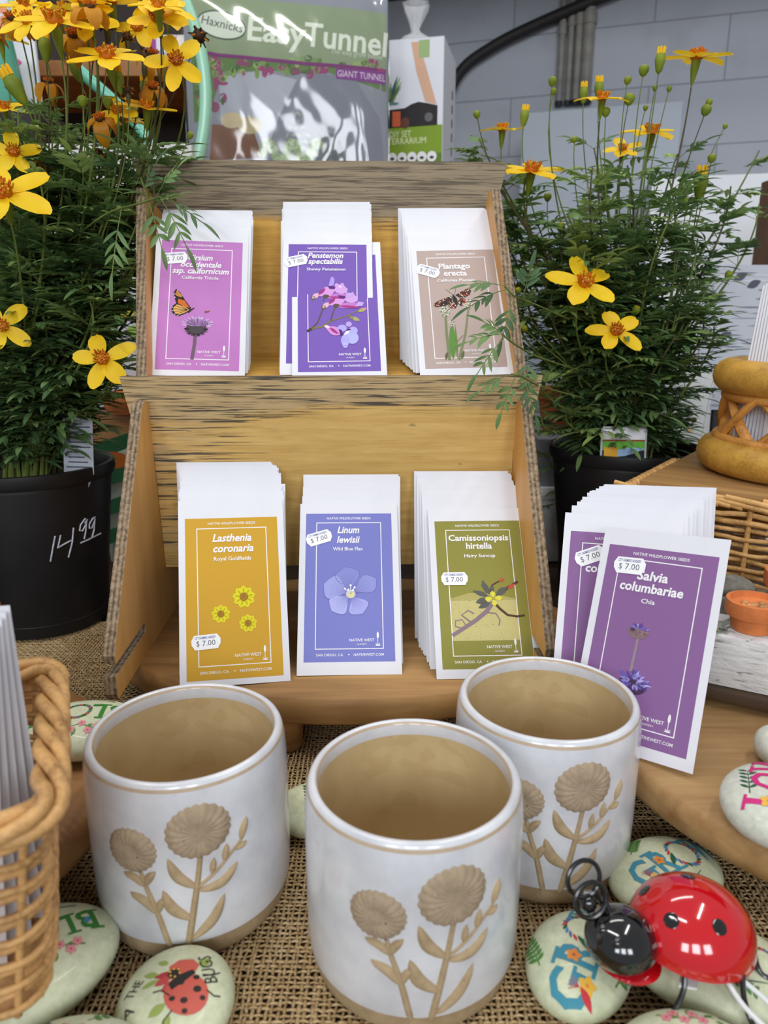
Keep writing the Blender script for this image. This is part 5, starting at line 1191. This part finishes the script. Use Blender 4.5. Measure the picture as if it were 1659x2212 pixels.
t = thing('small_sign', 'small white framed sign with faint green letters beside the rattan basket', 'sign', (a.x, 116, a.z), (R(-6), R(8), 0)); mb = MB(); mb.box(0, w_, 0, .5, 0, h_, F((226,228,226))); mb.build('card', t, smooth=False); s = MB(); s.box(w_*.4, w_*.6, .6, 1.2, -a.z-.4, h_*.6, M_DKPIPE); s.build('prop_leg', t, smooth=False)
A = Art(); A.frame(.2, .2, w_-.2, h_-.2, .18, F((196,200,196)), 1); A.text('abo', w_*.45, h_*.62, 1.9, F((110,150,120)), 2); A.text('in', w_*.3, h_*.42, 1.9, F((110,150,120)), 2); A.ell(w_*.6, h_*.2, .5, .45, F((226,190,150)), 2); A.build('lettering', t, lambda u, v, q: (u, -.02-.01*q, v), k=1.0)
mb = MB(); p = on_y(1150, 1000, 116); mb.prism([(-1, 0), (9, 0), (9.6, 18), (-1.6, 18)], 0, 12, F((126,128,138)), Matrix.Rotation(PI/2, 4, 'X')); o = mb.build('grey_tub', bevel=.3); place(o, (p.x, 117, 0)); tag(o, 'grey plastic tub behind the stand, next to the bushy marigold pot', 'tub')
mb = MB(); p = on_y(1172, 1060, 106); mb.box(-1.2, 3.8, 0, 5, 0, 11, F((206,212,216))); mb.box(-1.3, 3.9, -.1, 5.1, 9.4, 11.2, F((236,238,240))); o = mb.build('white_carton', bevel=.15); place(o, (p.x, 104, -.2)); tag(o, 'small pale carton between the stand and the bushy marigold pot', 'box')
mb = MB(); p = on_y(1186, 860, 121); mb.lathe([(0, 0), (3, 0), (3.9, 5), (4.2, 5), (4.2, 6.5), (3.6, 6.5), (3, 1), (0, 1)], M_TERRA, 32); o = mb.build('terracotta_pot'); place(o, (p.x+.4, 112.4, 18.05)); tag(o, 'terracotta pot standing on the grey tub behind the stand', 'flower pot')

# ------------------------------------------------------------------ shelf unit with garden goods
M_SHELF = WOOD('shelf_wood', (176,122,70), (124,82,46), 0, 60, 12); M_DKSH = PM('shelf_dark', (38,30,26), .3, 20, rough=.8)
sh = thing('shelf_unit', 'dark shelving with brown wooden shelf fronts behind the tall marigold', 'shelf', (0, 0, 0))
def shelfboard(x0, x1, y0, y1, z, m=M_SHELF, th=2.6): mb = MB(); mb.box(x0, x1, y0, y1, z-th, z, m); mb.build('shelf_board', sh, smooth=False, bevel=.15)
shelfboard(-130, 17, 119, 178, 53.6); shelfboard(-130, -20, 152, 178, 80)
mb = MB(); mb.box(-130, -12, 178, 181, -60, 127, M_DKSH); mb.build('back_board', sh, smooth=False)
for x in (-130, 13): mb = MB(); mb.box(x, x+4, 150, 178, -76, 51, M_DKSH); mb.build('upright', sh, smooth=False)
mb = MB(); mb.box(-130, 17, 168, 178, -76, 40, M_DKSH); mb.build('lower_panel', sh, smooth=False)
# row tunnel pack
x0, x1, yb, zb = -35.2, .6, 146, 53.62; W_, H_ = x1-x0, 35.6
tp = thing('tunnel_pack', 'green labelled plastic wrapped grow tunnel pack standing on the shelf', 'package', (x0, yb, zb), (R(-3), 0, 0))
mb = MB(); nx, nz = 24, 20; vs = []; fs = []
for sd in (0, 1):
    for j in range(nz+1):
        for i in range(nx+1):
            u, v = i/nx, j/nz; q = (math.sin(PI*u)*math.sin(PI*v))**.5; vs.append((u*W_, (-2.2*q) if sd == 0 else 2.2*q+.3, v*H_))
n = (nx+1)*(nz+1)
for j in range(nz):
    for i in range(nx): a = j*(nx+1)+i; fs.append((a, a+1, a+nx+2, a+nx+1)); fs.append((n+a+nx+1, n+a+nx+2, n+a+1, n+a))
mb.add(vs, fs, F((150,154,162))); mb.build('bag', tp)
def onbag(u, v, w): q = (max(0, math.sin(PI*min(1, max(0, u/W_))))*max(0, math.sin(PI*min(1, max(0, v/H_)))))**.5; return (u, -2.2*q-.03-.02*w, v)
A = Art(); U = lambda px: on_y(px, 180, yb-2).x-x0; V = lambda py: (on_y(620, py, yb-2).z-zb)
g1 = F((140,156,122))
A.rect(.2, .2, W_-.2, H_-.2, F((142,146,156)), 0)
A.poly([(U(409), V(95)), (U(470), V(108)), (U(560), V(120)), (U(660), V(132)), (U(834), V(140)), (U(834), V(12)), (U(409), H_-.4)], g1, 2)
A.stroke([(U(409), V(97)), (U(470), V(112)), (U(560), V(123)), (U(660), V(134)), (U(834), V(143))], .6, F((120,40,110)), 3)
A.poly([(U(409), V(98)), (U(470), V(112)), (U(560), V(124)), (U(660), V(135)), (U(834), V(144)), (U(834), V(190)), (U(700), V(150)), (U(480), V(150)), (U(440), V(250)), (U(409), V(260))], F((94,126,64)), 1)
rr = random.Random(14)
for k in range(120):
    x, y = (rr.uniform(418, 480), rr.uniform(120, 230)) if k % 3 == 0 else (rr.uniform(430, 830), rr.uniform(122, 160))
    A.ell(U(x), V(min(y, 112+x*.03+rr.uniform(12, 40)) if k % 3 else y), rr.uniform(.3, .9), rr.uniform(.3, .9), F(((120,150,76), (70,104,50), (150,176,100), (150,60,110))[k % 4 if k % 7 else 3]), 2, n=9)
A.poly([(U(725), V(143)), (U(832), V(146)), (U(832), V(174)), (U(725), V(166))], F((130,58,138)), 4); A.text('GIANT TUNNEL', U(780), V(164), 1.5, F((228,214,232)), 5, rot=R(-3), width=8.4)
A.ell(U(479), V(43), 4.5, 2.3, F((58,84,62)), 3, R(-14), 32); A.ell(U(479), V(43), 4.2, 2.05, F((214,222,206)), 4, R(-14), 32); A.text('Haxnicks', U(479), V(50), 2.0, F((60,80,66)), 5, rot=R(-14), width=7.4)
A.text('Easy', U(597), V(86), 5.4, F((226,232,216)), 4, rot=R(-6), width=10.2, bold=.02); A.text('Tunnel', U(745), V(101), 5.4, F((226,232,216)), 4, rot=R(-5), width=14.4, bold=.02); A.text('The easy grow tunnel', U(770), V(114), 1.2, F((206,216,196)), 4, rot=R(-4), width=9)
for pts, c in (([(470, 160), (560, 150), (640, 170), (600, 250), (560, 350), (470, 350)], (176,180,190)), ([(560, 352), (600, 250), (650, 160), (760, 155), (820, 250), (830, 350)], (128,132,144)), ([(590, 350), (640, 230), (690, 350)], (160,170,160)), ([(660, 352), (700, 250), (760, 352)], (100,108,112))): A.poly([(U(a), V(b)) for a, b in pts], F(c), 2)
A.poly([(U(450), V(265)), (U(540), V(275)), (U(560), V(340)), (U(440), V(345))], F((132,90,66)), 3); A.ell(U(495), V(258), 2.0, 1.3, F((206,190,150)), 4); A.ell(U(535), V(270), 2.2, 1.4, F((196,182,140)), 4)
for k in range(22): x = 560+k*6; A.ell(U(x), V(330-22*math.sin(k*.7)), .9, .8, F(((190,206,170), (150,176,130))[k % 2]), 3, n=8)
A.build('printed_sleeve', tp, onbag, 2.0, k=1.0)
# crinkled clear film over it
t_ = NT('clear_film'); t_.set(rough=.06, trans=1.0, ior=1.45, spec=.6); tr = t_.n('ShaderNodeBsdfTransparent'); gl = t_.n('ShaderNodeBsdfGlossy'); gl.inputs['Roughness'].default_value = .09; ms = t_.n('ShaderNodeMixShader'); lw = t_.n('ShaderNodeLayerWeight'); lw.inputs['Blend'].default_value = .25
fac = t_.math('ADD', t_.math('MULTIPLY', lw.outputs['Fresnel'], .7), .06); t_.l(fac, ms.inputs[0]); t_.l(tr.outputs[0], ms.inputs[1]); t_.l(gl.outputs[0], ms.inputs[2]); t_.l(ms.outputs[0], t_.t.nodes['Material Output'].inputs[0])
M_FILM = t_.m
mb = MB(); nx, nz = 110, 90; vs = []; fs = []; rr = random.Random(5)
folds = [(rr.uniform(0, W_), rr.uniform(0, H_), rr.uniform(-1.2, 1.2), rr.uniform(.25, .7), rr.uniform(.5, 1.6)) for _ in range(9)]
for j in range(nz+1):
    for i in range(nx+1):
        u, v = (i/nx*1.02-.01)*W_, (j/nz*1.02-.01)*H_; q = (max(0, math.sin(PI*min(1, max(0, u/W_))))*max(0, math.sin(PI*min(1, max(0, v/H_)))))**.5; h = 0
        for fx, fz, sl, am, wd in folds:
            d = (u-fx)-sl*(v-fz)*.5; h += am*.30*math.exp(-(d/wd)**2)*math.exp(-((v-fz)/9)**2)
        vs.append((u, -2.2*q-.5-h-.05*math.sin(u*1.1+v*.4)*math.cos(v*.6), v))
for j in range(nz):
    for i in range(nx): a = j*(nx+1)+i; fs.append((a, a+1, a+nx+2, a+nx+1))
mb.add(vs, fs, M_FILM); mb.build('clear_wrap', tp, angle=180)
# terrarium box
bx = thing('kit_box', 'white and lime green kit box picturing black pots, beside the tunnel pack', 'box', (.9, 158, 53.62), (0, 0, R(-13))); bw_, bh_ = 10.6, 31.5
mb = MB(); mb.box(0, bw_, 0, 16, 0, bh_, F((198,200,206))); mb.build('carton', bx, smooth=False, bevel=.1)
A = Art(); UU = lambda px: on_y(px, 200, 158).x-.9; VV = lambda py: on_y(890, py, 158).z-53.62
A.rect(.1, .1, bw_-.1, bh_-.2, F((214,217,226)), 0); A.rect(.1, VV(345), bw_-.1, VV(275), F((122,152,40)), 2); A.rect(.1, .2, bw_-.1, VV(335), F((86,124,40)), 3)
A.poly([(UU(888), VV(95)), (UU(905), VV(95)), (UU(945), VV(232)), (UU(920), VV(225)), (UU(900), VV(160))], F((206,166,140)), 1); A.rect(UU(905), VV(130), UU(928), VV(92), F((150,176,120)), 2)
A.poly([(UU(838), VV(278)), (UU(838), VV(238)), (UU(875), VV(236)), (UU(890), VV(228)), (UU(905), VV(224)), (UU(925), VV(228)), (UU(947), VV(234)), (UU(947), VV(276))], F((36,32,34)), 2)
A.rect(UU(848), VV(275), UU(866), VV(242), F((196,92,56)), 3); A.ell(UU(876), VV(268), .9, 1.0, F((96,56,44)), 3); A.ell(UU(928), VV(258), .8, .8, F((96,96,100)), 3)
for k in range(16): A.leaf(UU(840), VV(225), UU(840+rr.uniform(4, 30)), VV(rr.uniform(165, 230)), .6, F(((120,150,120), (90,130,140), (140,170,110))[k % 3]), 1)
A.text('DIY SET', UU(866), VV(298), 1.6, F((214,224,180)), 4, width=4.2); A.text('TERRARIUM', UU(880), VV(313), 1.6, F((214,224,180)), 4, width=7.6)
for k in range(5): A.ell(UU(848+k*22), VV(342), .95, .95, F((226,228,232)), 5); A.leaf(UU(848+k*22)-.5, VV(344), UU(848+k*22)+.5, VV(344), .6, F((60,60,60)), 6)
A.build('printed_front', bx, lambda u, v, w: (u, -.02-.01*w, v), k=1.0)
A = Art()
for k in range(7): A.rect(11, 8+k*2.6, 12.5, 9.6+k*2.6, F((90,88,86)), 1)
A.build('printed_side', bx, lambda u, v, w: (bw_+.02+.01*w, u, v), k=1.0)
mb = MB(); P = []
mb.lathe([(1.6, 0), (2.6, .5), (2.9, 1.4), (2.0, 2.4), (.8, 3.0), (.7, 3.6), (1.2, 5.2), (1.9, 6.8), (2.2, 8.2)], M_FILM, 30, M=Matrix.Diagonal((1.2, .8, 1, 1)))
mb.v = [(x+.2*math.sin(z*3+y*4), y+.2*math.sin(z*2.4+x*5), z) for x, y, z in mb.v]; t_ = NT('cloudy_film'); t_.b.inputs['Base Color'].default_value = lin((200,202,206)); t_.set(rough=.3, alpha=.55); mb.mats = [t_.m]
o = mb.build('plastic_bag_knot', angle=180); place(o, (6.2, 164, 53.62+bh_+.05)); tag(o, 'twisted knot of a clear plastic bag on top of the kit box', 'plastic bag')
# mint garden things
M_MINT = PM('mint_enamel', (152,206,178), .05, 20, rough=.3, coat=.3); M_MINTD = PM('mint_dark', (92,172,148), .06, 20, rough=.25, coat=.4)
mb = MB(); P = [on_y(a, b, 128) for a, b in ((384, -40), (403, 10), (424, 70), (437, 130), (444, 200), (441, 270), (430, 335), (418, 375), (410, 406))]; mb.tube(spline(P, 5), .95, M_MINT, 12)
P = [on_y(a, b, 126) for a, b in ((170, 150), (205, 182), (250, 222), (290, 262), (325, 310), (352, 356), (366, 406))]; mb.tube(spline(P, 5), .9, M_MINTD, 12)
tag(mb.build('mint_hoop'), 'mint green curved tube frame behind the top of the stand', 'garden hoop')
wc = thing('mint_can', 'mint green enamel can wet with drops behind the tall marigold', 'watering can', (-62, 130, 66)); mb = MB(); mb.lathe([(0, 0), (5.2, 0), (5.4, .4), (4.4, 8), (4.0, 11), (3.6, 11), (4.1, 8), (5, .8), (0, .6)], M_MINTD, 40); mb.build('body', wc)
mb = MB(); mb.tube(spline([(2.5, 0, 9), (5, -.5, 14), (4, -.5, 18), (0, -.5, 19), (-3, 0, 11)], 6), .5, M_MINT, 10); mb.build('handle', wc)
mb = MB(); mb.box(-9, 9, -7, 7, -12.35, 0, M_DKSH); o = mb.build('dark_crate', bevel=.3); place(o, (-62, 130, 66)); tag(o, 'dark crate on the shelf under the mint green can', 'crate')
a = on_y(-30, 175, 140); b = on_y(62, -30, 140); t = thing('white_poster', 'white poster with orange round letters and pink blossoms behind the tall marigold', 'poster', (a.x, 140, a.z)); w_, h_ = b.x-a.x, b.z-a.z; mb = MB(); mb.box(0, w_, 0, .6, -20, h_, F((226,228,234))); mb.build('card', t, smooth=False)
A = Art(); A.text('o', w_*.55, h_*.46, 7, F((240,160,120)), 1, bold=.05); A.text('C', w_*.28, h_*.46, 7, F((240,160,120)), 1, bold=.05); bloomlet(A, w_*.35, h_*.25, 2.2, F((220,60,120)), YEL); bloomlet(A, w_*.55, h_*.2, 1.5, F((220,80,130)), YEL); A.build('print', t, lambda u, v, q: (u, -.02-.01*q, v), k=1.0)
# picture cards on the upper shelf
rr = random.Random(20)
for k, (px, c1, c2) in enumerate(((330, (150,60,140), (236,200,220)), (352, (206,206,214), (130,150,200)), (374, (190,70,120), (230,190,90)), (396, (220,214,206), (170,60,130)))):
    a = on_y(px, 182, 160); t = thing('seed_card', ('magenta', 'pale blue', 'crimson', 'cream')[k]+' flower picture card standing on the upper shelf', 'picture card', (a.x, 160, 80.02), (R(-8), 0, 0)); mb = MB(); mb.box(-1.1, 1.1, 0, .3, 0, 7, F((210,206,204))); mb.build('card', t, smooth=False)
    A = Art(); A.rect(-1, .3, 1, 6.6, F(c1), 1); bloomlet(A, 0, 3.6, .9, F(c2), YEL); bloomlet(A, -.3, 1.6, .7, F((120,40,100)), YEL); A.build('print', t, lambda u, v, q: (u, -.02-.01*q, v), k=1.0)
# goods on and under the lower shelf, behind the tall marigold
mb = MB(); mb.box(-100, -29, 122, 124, 53.62, 60, F((206,204,204))); o = mb.build('white_carton', smooth=False); tag(o, 'long white carton lying on the brown shelf behind the tall marigold', 'box')
def bagshape(name, label, cat, cx, y, z0, w, h, d, m, spots=()):
    t = thing(name, label, cat, (cx, y, z0)); mb = MB(); nx, nz = 14, 14; vs = []; fs = []; rr = random.Random(int(abs(cx)*7))
    for j in range(nz+1):
        v = j/nz; k = (math.sin(PI*min(1, .12+v*.8)))**.5
        for i in range(28): a = 2*PI*i/28; vs.append((w/2*math.copysign(abs(math.cos(a))**.6, math.cos(a))*(.85+.15*k)+rr.uniform(-.2, .2), d/2*k*math.copysign(abs(math.sin(a))**.7, math.sin(a))+rr.uniform(-.2, .2), h*v))
    for j in range(nz):
        for i in range(28): b = j*28+i; c = j*28+(i+1) % 28; fs.append((b, c, c+28, b+28))
    fs.append(tuple(range(27, -1, -1))); fs.append(tuple(nz*28+i for i in range(28))); mb.add(vs, fs, m); mb.build('sack', t, angle=80)
    if spots:
        A = Art()
        for x, z, r1, r2, c in spots: A.ell(x, z, r1, r2, F(c), 1)
        A.build('print', t, lambda u, v, q: (u, -d/2-.25-.02*q, v), 1.5, k=1.0)
    return t
mb = MB(); mb.box(-95, -29, 112, 117.5, 0, 21.0, M_SHELF); o = mb.build('wooden_riser', bevel=.2); place(o, (0, 0, -.44)); tag(o, 'low wooden riser on the table behind the tall marigold pot', 'riser')
bagshape('white_sack', 'white plastic sack with yellow and green print behind the tall marigold', 'sack', -44, 122.5, 20.6, 16, 27, 4.5, F((214,216,224)), ((-5, 14, 2.4, 1.1, (214,210,60)), (3, 15, 2.2, 1.0, (206,206,70)), (5, 12, 1.6, .9, (150,190,80)), (-3, 9, 1.4, .7, (190,70,80))))
bagshape('white_sack', 'white plastic sack with lime and red print at the picture edge behind the tall marigold', 'sack', -62, 122.5, 20.6, 17, 26, 4.5, F((206,208,214)), ((4, 14, 2.2, 1.0, (190,214,60)), (5.4, 11, 1.2, .8, (210,50,70)), (4.6, 5, 1.4, 1.0, (220,216,60)), (-2, 16, 1.5, .8, (206,214,70))))
bagshape('pink_sack', 'pinkish rough paper sack between the tall marigold and the stand', 'sack', -33.5, 122, 20.6, 10, 15, 4, PM('pink_paper', (176,156,152), .12, 40, bump=.4, bscale=60, rough=.8))
mb = MB(); mb.lathe([(0, 0), (3.4, 0), (4.4, 2), (4.6, 2), (4.6, 3), (4.1, 3), (3.3, .8), (0, .8)], M_TERRA, 36); o = mb.build('terracotta_saucer'); place(o, (-39, 114.6, 20.58)); tag(o, 'terracotta saucer on the low riser behind the tall marigold pot', 'saucer')
bagshape('striped_sack', 'green and white striped sack leaning behind the 14.99 pot', 'sack', -35.2, 104.5, 0, 11, 17.5, 5.5, F((176,184,170)), ())
A = Art()
for k in range(4): A.poly([(-5.2, 3+k*4.2), (5.2, 6.5+k*4.2), (5.2, 8.6+k*4.2), (-5.2, 5.1+k*4.2)], F((60,120,80)), 1)
A.ell(-2.5, 15.6, 2.2, 1.2, F((222,120,50)), 2); A.ell(2.6, 4.0, 1.6, .9, F((214,116,56)), 2)
A.build('stripes', bpy.data.objects[[o.name for o in bpy.data.objects if o.name.startswith('striped_sack')][0]], lambda u, v, q: (u, -3.05-.02*q, v), 2, k=1.0)

# ------------------------------------------------------------------ light
def area(name, loc, sx, sy, power, col, target):
    l = bpy.data.lights.new(name, 'AREA'); l.shape = 'RECTANGLE'; l.size = sx*S; l.size_y = sy*S; l.energy = power; l.color = col
    o = bpy.data.objects.new(name, l); COL.objects.link(o); o.location = Vector(loc)*S
    o.rotation_euler = (Vector(target)-Vector(loc)).to_track_quat('-Z', 'Y').to_euler(); return o
area('fluorescent_tube_light', (-70, 10, 205), 122, 7, 11, (1, .98, .95), (-20, 70, 10))
area('fluorescent_tube_light', (80, 40, 215), 122, 7, 11, (1, .98, .95), (30, 70, 10))
area('fluorescent_tube_light', (10, 140, 212), 122, 7, 7, (1, .98, .95), (10, 130, 10))
for k in range(3): area('shopfront_window_light', (-150+k*130, -330, 170), 80, 120, 34, (.90, .95, 1.0), (0, 70, 20))
w = bpy.data.worlds.new('room_air'); bpy.context.scene.world = w; w.use_nodes = True
w.node_tree.nodes['Background'].inputs[0].default_value = (.92, .95, 1.0, 1); w.node_tree.nodes['Background'].inputs[1].default_value = .38
vs_ = bpy.context.scene.view_settings; vs_.view_transform = 'Standard'; vs_.look = 'None'; vs_.gamma = 1; vs_.exposure = 0.0; vs_.use_curve_mapping = False
